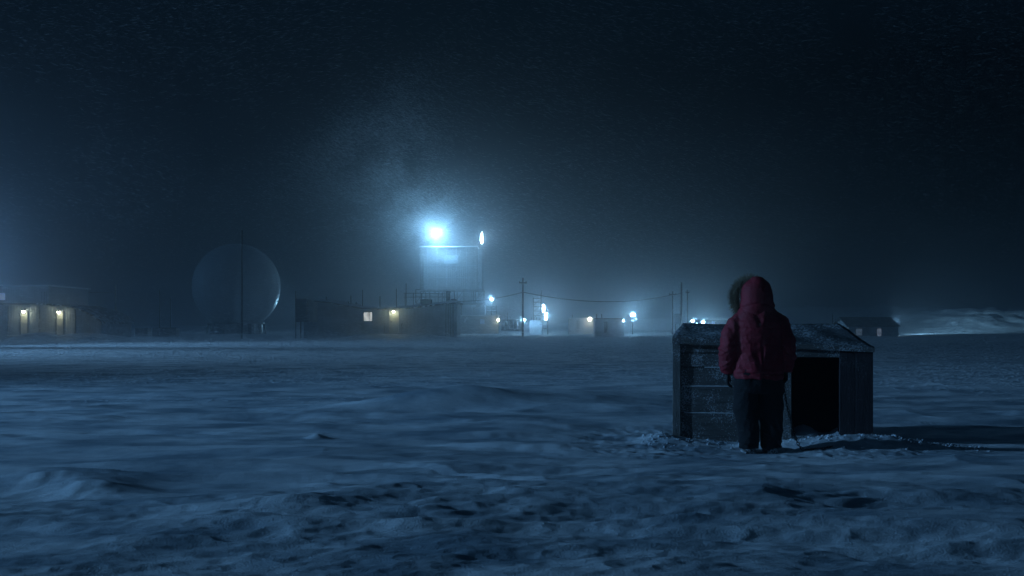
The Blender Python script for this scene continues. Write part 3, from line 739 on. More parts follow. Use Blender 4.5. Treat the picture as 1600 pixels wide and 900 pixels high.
# --- left huts with two lamps
def left_hut():
    Y = 100.0; X = lambda p: px2x(p, Y); Z = lambda p: py2z(p, Y)
    root = thing('low_hut', (X(30), Y + 4, 0), 'low grey hut at the left edge with two lamplit doorways', 'building')
    top = [(-60, 474), (60, 473.5), (100, 476), (128, 482.5), (148, 492), (158, 503)]
    poly = [(X(-60), -.6), (X(158), -.6)] + [(X(a), Z(b + 2)) for a, b in reversed(top)]
    MB().prism(poly, Y, Y + 8).build('wall', M_hut, root)
    up = [(X(a) + (.2 if i == 5 else 0), Z(b)) for i, (a, b) in enumerate(top)]
    m = MB(); m.prism([(x, z - .16) for x, z in up] + up[::-1], Y - .5, Y + 8.4); rf = m.build('roof', M_roofm, root)
    rnd = random.Random(8)
    for dx in (38, 94):
        m = MB(); m.box((X(dx - 5), Y - .05, Z(522.5)), (X(dx + 5), Y - .004, Z(488))); d_ = m.build('door', M_door, root)
        m = MB(); m.box((X(dx + 5.2), Y - .14, Z(522.5)), (X(dx + 6.4), Y - .004, Z(486))); m.box((X(dx - 6.4), Y - .14, Z(522.5)), (X(dx - 5.2), Y - .004, Z(486))); m.build('door_frame', M_dark, d_)
        m = MB(); m.box((X(dx - 16), Y - 1.3, Z(525)), (X(dx + 13), Y - .15, Z(523))); m.build('door_step', M_snowcap, root)
    for a in (14, 62, 118):
        MB().tube([(X(a), Y - .1, -.2), (X(a), Y - .1, Z(479))], .08, 6).build('pipe', M_steel, root)
    wall_lamp('wall_lamp', (X(40), Y - .45, Z(486)), 'shaded lamp over the left doorway of the low hut', 48, WARM, M_lens_w)
    wall_lamp('wall_lamp', (X(95), Y - .45, Z(487)), 'shaded lamp over the right doorway of the low hut', 38, WARM, M_lens_w)
    # taller building behind
    Y2 = 128.0; X = lambda p: px2x(p, Y2); Z = lambda p: py2z(p, Y2)
    root = thing('flat_roofed_building', (X(15), Y2 + 6, 0), 'taller flat roofed block standing behind the low hut at the left edge', 'building')
    MB().box((X(-80), Y2, -.5), (X(76), Y2 + 12, Z(447))).build('wall', M_hut2, root)
    m = MB(); m.box((X(-82), Y2 - .4, Z(447)), (X(78), Y2 + 12.4, Z(445))); m.build('roof', M_snowcap, root)
    m = MB(); m.box((X(-12), Y2 - .05, Z(469)), (X(8), Y2 - .005, Z(458))); m.build('window', M_windim, root)
    for a in (66, 70, 74):
        MB().tube([(X(a), Y2 - .2, 1.0), (X(a), Y2 - .2, Z(456))], .05, 6).build('pipe', M_steel, root)
left_hut()

# --- radome
def radome():
    Y = 165.0; c = at(369.5, 448, Y); r = 67.2 / FX * Y
    root = thing('radar_dome', (c.x, c.y, 0), 'huge round pale radome sphere on a low dark ring building', 'dome')
    o = MB().sphere(c, r, 96, 64).build('dome_shell', M_radome, root)
    m = MB(); n = 20
    m = MB(); X = lambda p: px2x(p, Y)
    m.rings([(c.x, c.y, -.5, 3.9, 3.9), (c.x, c.y, py2z(507, Y), 3.9, 3.9), (c.x, c.y, py2z(506.5, Y), 4.2, 4.2), (c.x, c.y, py2z(504.5, Y), 4.2, 4.2)], 40, False); m.build('base_ring', M_dark, root)
    for k in range(14):
        a = 2 * math.pi * k / 14; MB().tube([(c.x + 4.4 * math.cos(a), c.y + 4.4 * math.sin(a), -.3), (c.x + 4.2 * math.cos(a), c.y + 4.2 * math.sin(a), py2z(505, Y))], .09, 6).build('buttress', M_dark, root)
    m = MB(); m.box((X(402), Y - 4, -.3), (X(407), Y - 2.6, py2z(506, Y))); m.build('entrance_box', M_hut2, root)
    # faceted seam lines of the shell
    m = MB()
    for k in range(6):
        a = math.pi * k / 6; ring = [c + Vector((math.cos(a) * math.sin(t) * r * 1.001, math.sin(a) * math.sin(t) * r * 1.001, math.cos(t) * r * 1.001)) for t in np.linspace(0, 2 * math.pi, 49)]
        m.tube(ring, .02, 4, True, False)
    m.build('shell_seam', mat('radome_seam', (.30, .32, .35), .6, .1, 2), o)
radome()

# --- poles
def pole(name, px, top, Y, r, label, arms=(), cat='pole', group=None, m=None):
    x = px2x(px, Y); g = hz(x, Y); z = py2z(top, Y)
    t = thing(name, (x, Y, g), label, cat, group)
    MB().tube([(x, Y, g - .3), (x, Y, z)], [r, r * .7], 8).build('shaft', m or M_pole, t)
    for (zz, w) in arms:
        zc = py2z(zz, Y); MB().box((x - w, Y - .07 - r, zc - .06), (x + w, Y + .07 - r, zc + .06)).build('crossarm', M_pole, t)
        for sx in (-w * .85, w * .85):
            MB().rings([(x + sx, Y - r, zc + .06, .03, .03), (x + sx, Y - r, zc + .12, .055, .055), (x + sx, Y - r, zc + .2, .03, .03)], 8).build('insulator', M_hut2, t)
    return t
pole('mast', 378, 360, 105, .11, 'tall thin dark mast standing in front of the round dome', cat='mast')
pole('metal_post', 180.5, 446, 150, .15, 'lone pale post standing right of the low hut', cat='post', m=M_door)
pole('utility_pole', 817, 434, 121, .135, 'tall dark utility pole carrying the cables, right of the tower', [(442, .42)])
pole('utility_pole', 1051, 455, 150, .11, 'left pole of the three above the kennel, with a crossarm', [(460, .5)], group='poles behind the kennel')
pole('utility_pole', 1064.8, 441, 138, .15, 'tallest middle pole of the three above the kennel', group='poles behind the kennel')
pole('utility_pole', 1074, 453, 150, .11, 'right pole of the three above the kennel, topped by an insulator', [(457, .25)], group='poles behind the kennel')
def transformer():
    Y = 139.0; x0, x1 = px2x(1054, Y), px2x(1063.3, Y)
    t = thing('transformer_box', ((x0 + x1) / 2, Y, py2z(506, Y)), 'grey box mounted between two poles above the left end of the kennel', 'box')
    MB().box((x0, Y - .4, py2z(506, Y)), (x1, Y + .5, py2z(490, Y))).build('cabinet', M_hut, t, bevel=.03)
    m = MB()
    for xx in (x0 + .1, x1 - .1): m.tube([(xx, Y, -.3), (xx, Y, py2z(506, Y))], .06, 6)
    m.build('stand', M_dark, t)
transformer()
def cable(name, a, b, sag, label, r=.035):
    a = Vector(a); b = Vector(b); pts = []
    for i in range(25):
        t = i / 24; p = a.lerp(b, t); p.z -= sag * 4 * t * (1 - t); pts.append(p)
    o = MB().tube(pts, r, 5).build(name, M_cable, None, loc=tuple(a)); tag(o, label, 'cable')
cable('power_cable', at(706, 471, 116), at(817, 456.5, 120.9), .28, 'cable sagging from the long hut roof up to the tall utility pole')
cable('power_cable', at(817, 456.5, 120.9), at(1051, 460.5, 149.8), 1.0, 'long cable running from the tall utility pole to the poles above the kennel', .04)
cable('power_cable', at(1051, 461, 149.8), at(1064.5, 457.5, 138), .05, 'short wire between the left and middle poles above the kennel', .03)
cable('power_cable', at(76, 447, 128), at(180.5, 456, 150), .35, 'faint wire from the flat roofed building to the lone pale post', .03)

# --- crates with masts left of the dome
def crates():
    Y = 128.0; rnd = random.Random(4)
    for px0, px1, tp, lab in ((211, 231, 513.5, 'leftmost squat crate of the three left of the dome'), (238, 255.5, 513, 'middle squat crate of the three left of the dome'), (256.5, 275, 513, 'rightmost squat crate of the three left of the dome')):
        x0, x1 = px2x(px0, Y), px2x(px1, Y); g = hz((x0 + x1) / 2, Y); z = py2z(tp, Y)
        t = thing('supply_crate', ((x0 + x1) / 2, Y, g), lab, 'crate', 'crates on the snow left of the dome')
        MB().box((x0, Y, g - .3), (x1, Y + 1.3, z)).build('crate_body', M_dark, t, bevel=.03)
        m = MB(); m.box((x0 - .03, Y - .03, z), (x1 + .03, Y + 1.33, z + .06)); m.build('lid', M_dark, t)
        m = MB()
        for k in range(4):
            xx = x0 + (x1 - x0) * (k + .5) / 4; m.box((xx - .04, Y - .04, g - .2), (xx + .04, Y - .003, z - .02))
        m.build('rib', M_dark, t)
    pole('antenna_mast', 249.5, 452, 131, .07, 'pale thin antenna mast rising behind the middle crate', cat='antenna')
    pole('antenna_mast', 266.5, 465, 133, .06, 'shorter thin antenna mast rising behind the rightmost crate', cat='antenna')
crates()

# --- the tower
def tower():
    Y = 200.0; s = Y / FX; X = lambda p: px2x(p, Y); Z = lambda p: py2z(p, Y)
    root = thing('raised_tower_block', (X(705), Y + 6, 0), 'big pale tower block raised on a lattice under the brightest floodlight', 'tower')
    m = MB(); m.box((X(656), Y, Z(452)), (X(746), Y + 11, Z(386))); body = m.build('tower_wall', M_tank, root)
    m = MB(); m.box((X(746.1), Y + 1.4, Z(452)), (X(753), Y + 9, Z(388))); m.build('stair_shaft', M_hut, root)
    m = MB(); m.box((X(655), Y - .3, Z(386)), (X(747), Y + 11.3, Z(384.6))); m.build('parapet', M_snowcap, root)
    m = MB(); m.box((X(694), Y - .10, Z(412)), (X(716), Y - .004, Z(399))); m.build('louvre_panel', M_hut, root)
    m = MB()
    for zz in (415, 434): m.box((X(656), Y - .06, Z(zz)), (X(746), Y - .003, Z(zz) + .08))
    m.build('panel_joint', M_hut, root)
    # railing
    m = MB()
    for a in range(657, 748, 6): m.tube([(X(a), Y - .2, Z(385)), (X(a), Y - .2, Z(377))], .03, 5)
    for zz in (377, 381): m.tube([(X(656), Y - .2, Z(zz)), (X(747), Y - .2, Z(zz))], .025, 5)
    m.build('roof_railing', M_steel, root)
    for a in (668, 683, 698, 713, 729): MB().box((X(a) - .05, Y - .09, Z(452)), (X(a) + .05, Y - .003, Z(386.5))).build('cladding_rib', M_hut, root)
    m = MB()
    for a in (736, 740): m.tube([(X(a), Y - .25, Z(452)), (X(a), Y - .25, Z(380))], .04, 5)
    for k in range(24): m.tube([(X(736), Y - .25, Z(452 - k * 3)), (X(740), Y - .25, Z(452 - k * 3))], .03, 5)
    m.build('ladder', M_dark, root)
    m = MB(); m.tube([(X(661), Y - .3, Z(452)), (X(661), Y - .3, Z(404)), (X(661), Y + .1, Z(403))], .16, 8); m.build('downpipe', M_steel, root)
    # lattice platform: chords, posts, braces as one bay set
    for yy in (Y - .5, Y + 10):
        m = MB()
        for zz in (452.5, 474): m.box((X(650), yy - .1, Z(zz) - .1), (X(756), yy + .1, Z(zz) + .1))
        xs = list(range(650, 757, 15))
        for i, a in enumerate(xs):
            m.box((X(a) - .1, yy - .1, Z(474)), (X(a) + .1, yy + .1, Z(453)))
            if i < len(xs) - 1 and i % 2 == 0: m.tube([(X(a), yy, Z(474)), (X(xs[i + 1]), yy, Z(453))], .06, 5)
        m.tube([(X(650), yy, Z(463)), (X(756), yy, Z(463))], .05, 5)
        m.build('lattice_platform', M_dark, root)
    for a in (656, 686, 716, 746):
        for yy in (Y - .2, Y + 9.8):
            m = MB(); m.box((X(a) - .22, yy - .22, -.3), (X(a) + .22, yy + .22, Z(474))); m.build('leg', M_dark, root)
    m = MB(); m.box((X(664), Y + .6, Z(474)), (X(690), Y + 5, Z(458))); m.build('machinery_housing', M_hut2, root); m = MB(); m.box((X(722), Y + 2, Z(474)), (X(736), Y + 6, Z(455))); m.build('machinery_housing', M_hut2, root)
    # pipes below the stair shaft
    for a in (748, 751.5, 755):
        MB().tube([(X(a), Y + 1, 0), (X(a), Y + 1, Z(452 if a > 753 else 440))], .12, 6).build('pipe', M_steel, root)
    # the brightest floodlight
    base = Vector((X(683), Y + 2.0, Z(384.5)))
    L = Vector((X(683), Y + .6, Z(362)))
    t = thing('floodlight_mast', base, 'brightest cool white floodlight, on the roof of the tower block', 'floodlight')
    MB().tube([base, base + Vector((0, 0, L.z - base.z + .3))], [.12, .09], 8).build('mast', M_dark, t)
    m = MB()
    for sx in (-.55, .05): m.box((L.x + sx, Y + 1.0, L.z - .3), (L.x + sx + .5, Y + 1.25, L.z + .3))
    m.build('lamp_housing', M_dark, t, bevel=.03)
    m = MB(); m.tube([(L.x, Y + 2, L.z), (L.x, Y + 1.2, L.z)], .06, 6); m.build('lamp_arm', M_dark, t)
    m = MB(); m.sphere((L.x, Y + .8, L.z), (.5, .15, .3), 14, 8); m.build('lamp_glass', M_lens_c, t)
    for o in (lamp(L + Vector((0, -2.4, 0)), 76000, COOL, .9),
              lamp(L + Vector((-.3, -.8, .2)), 60000, COOL, .3, spot=66, target=L + Vector((-22, -2, 30)), blend=1)):
        o.parent = t; o.location = o.location - base
    # narrow lamp cage at the top right corner
    cb = Vector((X(752.5), Y + .8, Z(388)))
    t = thing('lamp_cage', cb, 'tall narrow lamp in an open cage on the top right corner of the tower block', 'lamp')
    m = MB()
    for dx in (-.25, .75):
        for dy in (-.4, .4): m.tube([cb + Vector((dx, dy, 0)), cb + Vector((dx, dy, 3.3))], .04, 5)
    for zz in (.0, 1.1, 2.2, 3.3): m.tube([cb + Vector((-.25, -.4, zz)), cb + Vector((.75, -.4, zz))], .03, 5)
    m.build('cage', M_steel, t)
    m = MB(); m.rings([(cb.x, cb.y, cb.z + .9, .10, .10), (cb.x, cb.y, cb.z + 1.4, .26, .2), (cb.x, cb.y, cb.z + 2.2, .20, .18), (cb.x + .05, cb.y, cb.z + 3.0, .05, .05)], 12); m.build('lamp_glass', M_lens_c, t)
    o = lamp(cb + Vector((.0, -.9, 1.9)), 2600, COOL, .2); o.parent = t; o.location = o.location - cb
    # lower annex in front
    Y = 178.0
    root = thing('low_annex', (X(745), Y + 4, 0), 'low hazy annex building right of the long hut below the tower', 'building')
    X2 = lambda p: px2x(p, Y); Z2 = lambda p: py2z(p, Y)
    MB().box((X2(700), Y, -.5), (X2(779), Y + 8, Z2(494))).build('wall', M_hut2, root)
    MB().box((X2(699), Y - .4, Z2(494)), (X2(780), Y + 8.4, Z2(492.3))).build('roof', M_snowcap, root)
    m = MB(); m.box((X2(738), Y + 3, Z2(492)), (X2(757), Y + 7, Z2(479))); m.build('plant_room', M_hut, root)
    m = MB()
    for k, zz in enumerate((480, 483.5, 487.5)): m.box((X2(760), Y + 1, Z2(zz)), (X2(776), Y + 2.5, Z2(zz) + .14))
    for a in (760, 776): m.tube([(X2(a), Y + 1, Z2(493)), (X2(a), Y + 1, Z2(476))], .06, 5)
    m.build('roof_rack', M_steel, root)
    m = MB(); m.tube([(X2(726), Y - .3, Z2(504)), (X2(727), Y - .3, Z2(500)), (X2(731), Y - .3, Z2(495.5))], .14, 8); m.build('pipe', M_snowcap, root)
    m = MB(); m.box((X2(750), Y - .05, Z2(506)), (X2(757), Y - .005, Z2(499))); m.build('window', M_windim2, root)
    wall_lamp('wall_lamp', (X2(778.5), Y - .5, Z2(499.5)), 'warm lamp at the right end of the low annex', 110, WARM, M_lens_w, vis=.22)
tower()
mast_lamp('floodlight_mast', (px2x(768, 185), 185.6, 0), at(768, 467.5, 185), 'cool floodlight just right of the tower lattice', 4500, COOL, M_lens_c, vis=.26, r=.1)

# --- low machinery, scaffold tower, containers
def yard():
    Y = 160.0; X = lambda p: px2x(p, Y); Z = lambda p: py2z(p, Y)
    root = thing('pipe_manifold', (X(799), Y + 1, 0), 'low tangle of pipes and tanks left of the utility pole', 'machinery')
    m = MB(); m.box((X(783), Y, Z(517)), (X(816), Y + 2, Z(514))); m.build('skid_frame', M_dark, root)
    for k, a in enumerate((786, 792, 799, 806, 812)):
        m = MB(); hgt = (501, 504, 503, 502, 505)[k]
        m.rings([(X(a), Y + 1, Z(517), .25, .25), (X(a), Y + 1, Z(hgt), .25, .25), (X(a), Y + 1, Z(hgt) + .2, .08, .08)], 12); m.build('tank', M_steel, root)
    m = MB(); m.tube([(X(783), Y + .6, Z(500)), (X(816), Y + .6, Z(500))], .09, 6); m.tube([(X(785), Y + .6, Z(508)), (X(803), Y + .6, Z(508)), (X(803), Y + .6, Z(514))], .08, 6)
    for a in (784, 795, 815): m.tube([(X(a), Y + .6, Z(500)), (X(a), Y + .6, Z(517))], .07, 6)
    m.build('pipework', M_steel, root)
    m = MB()
    for a, b in ((789, 492), (793, 488), (797, 494)): m.tube([(X(a), Y + 1.2, Z(503)), (X(a), Y + 1.2, Z(b))], .05, 5)
    m.build('vent_stack', M_steel, root)
    mast_lamp('floodlight_mast', (px2x(818.2, 150), 150.5, 0), at(818.2, 500, 150), 'small cool lamp shining directly behind the tall utility pole', 1500, COOL, M_lens_c, vis=.22)
    # scaffold
    Y = 152.0
    X = lambda p: px2x(p, Y); Z = lambda p: py2z(p, Y)
    root = thing('scaffold_tower', (X(842), Y + 1, 0), 'open lattice scaffold tower right of the utility pole', 'scaffold')
    for a in (833.5, 845.5):
        for yy in (Y, Y + 1.2):
            MB().tube([(X(a), yy, -.3), (X(a), yy, Z(465 if a < 840 else 459))], .06, 6).build('leg', M_dark, root)
    MB().tube([(X(846), Y, Z(459)), (X(846), Y, Z(454))], .04, 5).build('spike', M_dark, root)
    for zz in (466, 472, 479, 486, 493, 500, 507):
        for yy in (Y, Y + 1.2): MB().tube([(X(833.5), yy, Z(zz)), (X(845.5), yy, Z(zz))], .045, 5).build('rung', M_dark, root)
    for k in range(4):
        MB().tube([(X(833.5), Y, Z(507 - k * 10)), (X(845.5), Y, Z(497 - k * 10))], .035, 5).build('brace', M_dark, root)
    m = MB(); m.box((X(838), Y + .2, Z(467)), (X(843), Y + 1, Z(465))); m.build('top_platform', M_dark, root)
    root = thing('generator_box', (X(838), Y - 1, 0), 'squat box at the foot of the scaffold tower', 'box')
    m = MB(); m.box((X(827), Y - 1.6, -.3), (X(845), Y - .3, Z(501))); m.build('cabinet', M_hut, root, bevel=.03)
    for a in (830, 834, 838):
        m = MB(); m.tube([(X(a), Y - 1, Z(501)), (X(a), Y - 1, Z(496))], .06, 6); m.build('exhaust', M_dark, root)
    root = thing('storage_rack', (X(851), Y - .6, 0), 'narrow rack beside the scaffold tower below its lamps', 'rack')
    m = MB()
    for a in (847, 855.5):
        for yy in (Y - 1, Y): m.tube([(X(a), yy, -.3), (X(a), yy, Z(484))], .05, 5)
    m.build('frame', M_dark, root)
    for zz in (514, 508, 502): MB().box((X(847), Y - 1, Z(zz)), (X(855.5), Y, Z(zz) + .08)).build('shelf', M_dark, root)
    for (a, b, p, hh, lab) in ((849.3, 482, 1900, .5, 'upper tall strip lamp beside the scaffold tower'), (853.2, 494.5, 2300, .5, 'lower tall strip lamp beside the scaffold tower')):
        c = at(a, b, Y - 1.4)
        t = thing('strip_lamp', c - Vector((0, 0, hh)), lab, 'lamp', 'strip lamps beside the scaffold tower')
        m = MB(); m.rings([(c.x, c.y, c.z - hh, .1, .08), (c.x, c.y, c.z - hh * .5, .15, .12), (c.x, c.y, c.z + hh * .6, .15, .12), (c.x, c.y, c.z + hh, .16, .08)], 12); m.build('lamp_glass', M_lens_w if 0 else M_lens_c, t)
        m = MB(); m.box((c.x - .26, c.y + .13, c.z - hh), (c.x + .26, c.y + .25, c.z + hh)); m.build('lamp_housing', M_dark, t)
        m = MB(); m.tube([(c.x, c.y + .25, c.z), (X(845.5), Y, c.z)], .04, 5); m.build('bracket', M_dark, t)
        o = lamp(c + Vector((.1, -.6, 0)), p, COOL, .2); o.parent = t; o.location = o.location - t.location
    # containers
    for (a, b, tp, Yc, lab, mm) in ((889, 928.5, 497.5, 165, 'hazy pale container hut with a warm lamp on its right end', M_hut2), (930, 975, 498.5, 126, 'nearer grey container hut with a tiny lamp on its right corner', M_hut)):
        x0, x1 = px2x(a, Yc), px2x(b, Yc); z1 = py2z(tp, Yc)
        t = thing('container_hut', ((x0 + x1) / 2, Yc + 1.5, 0), lab, 'container')
        MB().box((x0, Yc, -.4), (x1, Yc + 2.6, z1)).build('container_body', mm, t, bevel=.03)
        MB().box((x0 - .12, Yc - .15, z1), (x1 + .12, Yc + 2.75, z1 + .10)).build('roof', M_snowcap if Yc > 130 else M_roofm, t)
        w = (x1 - x0) / 2
        MB().box((x0 + w * .6, Yc - .04, z1 - 1.6), (x0 + w * .85, Yc - .004, z1 - .3)).build('door', M_dark, t)
        for k in (.15, .5) if Yc < 130 else (.3,):
            xx = x0 + w * k; MB().tube([(xx, Yc + 1, z1), (xx, Yc + 1, z1 + .6)], .05, 6).build('vent_pipe', M_dark, t)
    wall_lamp('wall_lamp', (px2x(921, 165), 164.5, py2z(498, 165)), 'warm round lamp on the hazy pale container hut', 220, (1, .97, .8), M_lens_w, vis=.28)
    wall_lamp('wall_lamp', (px2x(973.3, 126), 125.5, py2z(500.5, 126)), 'tiny cool lamp on the corner of the nearer grey container hut', 60, COOL, M_lens_c, vis=.09)
    mast_lamp('floodlight_mast', (px2x(989, 158), 158.4, 0), at(989, 492, 158), 'strong cool floodlight on a short mast right of the container huts', 8000, COOL, M_lens_c, vis=.30, r=.08)
    mast_lamp('floodlight_mast', (px2x(1082, 170), 170.4, 0), at(1082, 501.5, 170), 'small white floodlight just above the kennel roof, left one of the pair', 2500, COOL, M_lens_c, vis=.25)
    mast_lamp('floodlight_mast', (px2x(1098, 170), 170.4, 0), at(1098, 503.5, 170), 'white floodlight just above the kennel roof, right one of the pair', 5000, COOL, M_lens_c, vis=.25)
    # low building beyond the kennel, its roof snow catching the light
    Y = 176.0; X = lambda p: px2x(p, Y); Z = lambda p: py2z(p, Y)
    root = thing('distant_shed', (X(1118), Y + 3, 0), 'distant shed with lit snow on its roof, just left of the person', 'shed')
    MB().box((X(1106), Y, -.5), (X(1138), Y + 6, Z(500))).build('wall', M_hut2, root)
    MB().box((X(1105), Y - .3, Z(500)), (X(1139), Y + 6.3, Z(497))).build('roof', M_snowcap, root)
    m = MB(); m.box((X(1112), Y - .05, Z(508)), (X(1117), Y - .005, Z(502))); m.build('window', M_windim, root)
yard()

t = mast_lamp('floodlight_mast', (px2x(508, 186), 186.4, 0), (px2x(508, 186), 186, 2.6), 'unseen floodlight added behind the long hut to rim the round dome with light', 1, COOL, M_steel, vis=.25)  # added lamp, out of sight, strengthens the bright rim of the dome
for o_ in [c for c in t.children if c.type == 'LIGHT']:
    l_ = bpy.data.lights.new('lamp_light', 'SPOT'); l_.energy = 8000; l_.color = COOL; l_.shadow_soft_size = .3; l_.spot_size = R(38); l_.spot_blend = .6
    o_.data = l_; o_.location = Vector((-.6, -.3, 2.6)); o_.rotation_euler = (Vector((-40, 165, 6)) - Vector((px2x(508, 186) - .6, 185.7, 2.6))).to_track_quat('-Z', 'Y').to_euler()
# --- gabled house on the right
def house():
    Y = 150.0; X = lambda p: px2x(p, Y); Z = lambda p: py2z(p, Y)
    x0, x1 = X(1326), X(1403.5); y0, y1 = Y, Y + 6.5; ze = Z(508.5); zr = Z(495.5)
    root = thing('gabled_house', ((x0 + x1) / 2, Y + 3, 0), 'small dark gabled house with two dim windows right of the kennel', 'house')
    ym = (y0 + y1) / 2
    m = MB(); m.add([(x0, y0, -.6), (x1, y0, -.6), (x1, y1, -.6), (x0, y1, -.6), (x0, y0, ze), (x1, y0, ze), (x1, y1, ze), (x0, y1, ze), (x0, ym, zr - .06), (x1, ym, zr - .06)],
                    [(0,3,2,1),(0,1,5,4),(2,3,7,6),(1,2,6,9,5),(3,0,4,8,7),(4,5,9,8),(7,8,9,6)]); m.build('wall', M_hut, root)
    m = MB(); e = .35
    def sl(ya, za, yb, zb):
        m.hexa([(x0 - e, ya, za - .08), (x1 + e * .3, ya, za - .08), (x1 + e * .3, yb, zb - .08), (x0 - e, yb, zb - .08), (x0 - e, ya, za + .04), (x1 + e * .3, ya, za + .04), (x1 + e * .3, yb, zb + .04), (x0 - e, yb, zb + .04)])
    sl(y0 - .35, ze - .08, ym, zr); sl(y1 + .35, ze - .08, ym + .005, zr); rf = m.build('roof', M_dark, root)
    for a, b, mm in ((1337, 1347, M_windim2), (1370, 1377, M_windim)):
        m = MB(); m.box((X(a), y0 - .04, Z(527 if a > 1350 else 524)), (X(b), y0 - .005, Z(513.5))); w = m.build('window', mm, root)
        m = MB(); t = .06
        za, zb = Z(527 if a > 1350 else 524), Z(513.5)
        m.box((X(a) - t, y0 - .08, za), (X(a), y0 - .003, zb + t)); m.box((X(b), y0 - .08, za), (X(b) + t, y0 - .003, zb + t)); m.box((X(a), y0 - .08, zb), (X(b), y0 - .003, zb + t)); m.box((X(a), y0 - .08, (za + zb) / 2 - .02), (X(b), y0 - .045, (za + zb) / 2 + .02)); m.build('window_frame', M_dark, w)
    c = Vector((x1 + .45, ym, Z(502)))
    t = thing('gable_lamp', c, 'small cool lamp on the right gable of the dark house', 'lamp')
    MB().tube([c + Vector((-.5, 0, .1)), c + Vector((0, 0, .16)), c + Vector((0, 0, .08))], .03, 6).build('bracket', M_dark, t)
    MB().sphere(c, .13, 12, 8).build('bulb', M_lens_c, t)
    MB().rings([(c.x, c.y, c.z + .1, .2, .2), (c.x, c.y, c.z + .2, .05, .05)], 10).build('lamp_shade', M_dark, t)
    o = lamp(c + Vector((.35, 0, .0)), 110, COOL, .1); o.parent = t; o.location = o.location - c
    # added lamp, unseen behind the house; with a loose spot it lights the bank
    mast_lamp('floodlight_mast', (px2x(1392, 158), 158.3, 0), (px2x(1392, 158), 158.0, 1.6), 'unseen floodlight added behind the dark house to light the snow bank', 500, COOL, M_lens_c, vis=.15)
    l = lamp((px2x(1392, 158) + .8, 158.8, 1.9), 560000, COOL, .2, spot=60, target=(94, 205, 15.0), blend=.9)
    # few thin stakes left of the house
    for k, (a, b) in enumerate(((1301, 492), (1306, 499), (1312, 500))):
        pole('marker_stake', a, b, 120 + k * 5, .05, ('tallest thin stake above the right end of the kennel roof', 'middle thin stake left of the dark house', 'thin stake nearest the dark house')[k], cat='stake', group='marker stakes left of the house')
house()

# off-frame floodlight left: its glow spills into the left edge
mast_lamp('floodlight_mast', (px2x(-70, 118), 118.5, 0), at(-70, 425, 118), 'blue white floodlight beyond the left hut', 8000, BLUE, M_lens_c, vis=.35)

# floodlight on a mast far off to the left, its cone laid across the foreground
t = mast_lamp('floodlight_mast', (-44, 9.9, 0), (-44, 9.6, 11.0), 'tall floodlight mast left of the kennel, far outside the view', 1, BLUE, M_lens_c, vis=.2)
for o_ in [c for c in t.children if c.type == 'LIGHT']:
    o_.data.type = 'SPOT'
    l_ = bpy.data.lights.new('lamp_light', 'SPOT'); l_.energy = KEY; l_.color = (.20, .52, 1.0); l_.shadow_soft_size = .35; l_.spot_size = R(46); l_.spot_blend = 1
    o_.data = l_; o_.location = Vector((.6, -.3, 11.0)); o_.rotation_euler = (Vector((6, 17.5, 0)) - Vector((-43.4, 9.6, 11))).to_track_quat('-Z', 'Y').to_euler()
t = mast_lamp('floodlight_mast', (-50, 60, 0), (-50, 59.7, 10.0), 'tall unseen floodlight mast added far left of the open field to light it', 1, BLUE, M_lens_c, vis=.2)  # added off-view lamp, two heads, brightens the midfield snow
for o_ in [c for c in t.children if c.type == 'LIGHT']:
    l_ = bpy.data.lights.new('lamp_light', 'SPOT'); l_.energy = KEY2; l_.color = (.26, .58, 1.0); l_.shadow_soft_size = .35; l_.spot_size = R(62); l_.spot_blend = 1
    o_.data = l_; o_.location = Vector((.6, -.3, 10.0)); o_.rotation_euler = (Vector((9, 40, 2)) - Vector((-49.4, 59.7, 10))).to_track_quat('-Z', 'Y').to_euler()
    l_.spot_size = R(50); o2 = o_.copy(); C.objects.link(o2); o2.parent = t; o2.location = Vector((.6, .1, 10.2)); o2.rotation_euler = (Vector((9, 84, 2)) - Vector((-49.4, 60.1, 10.2))).to_track_quat('-Z', 'Y').to_euler()

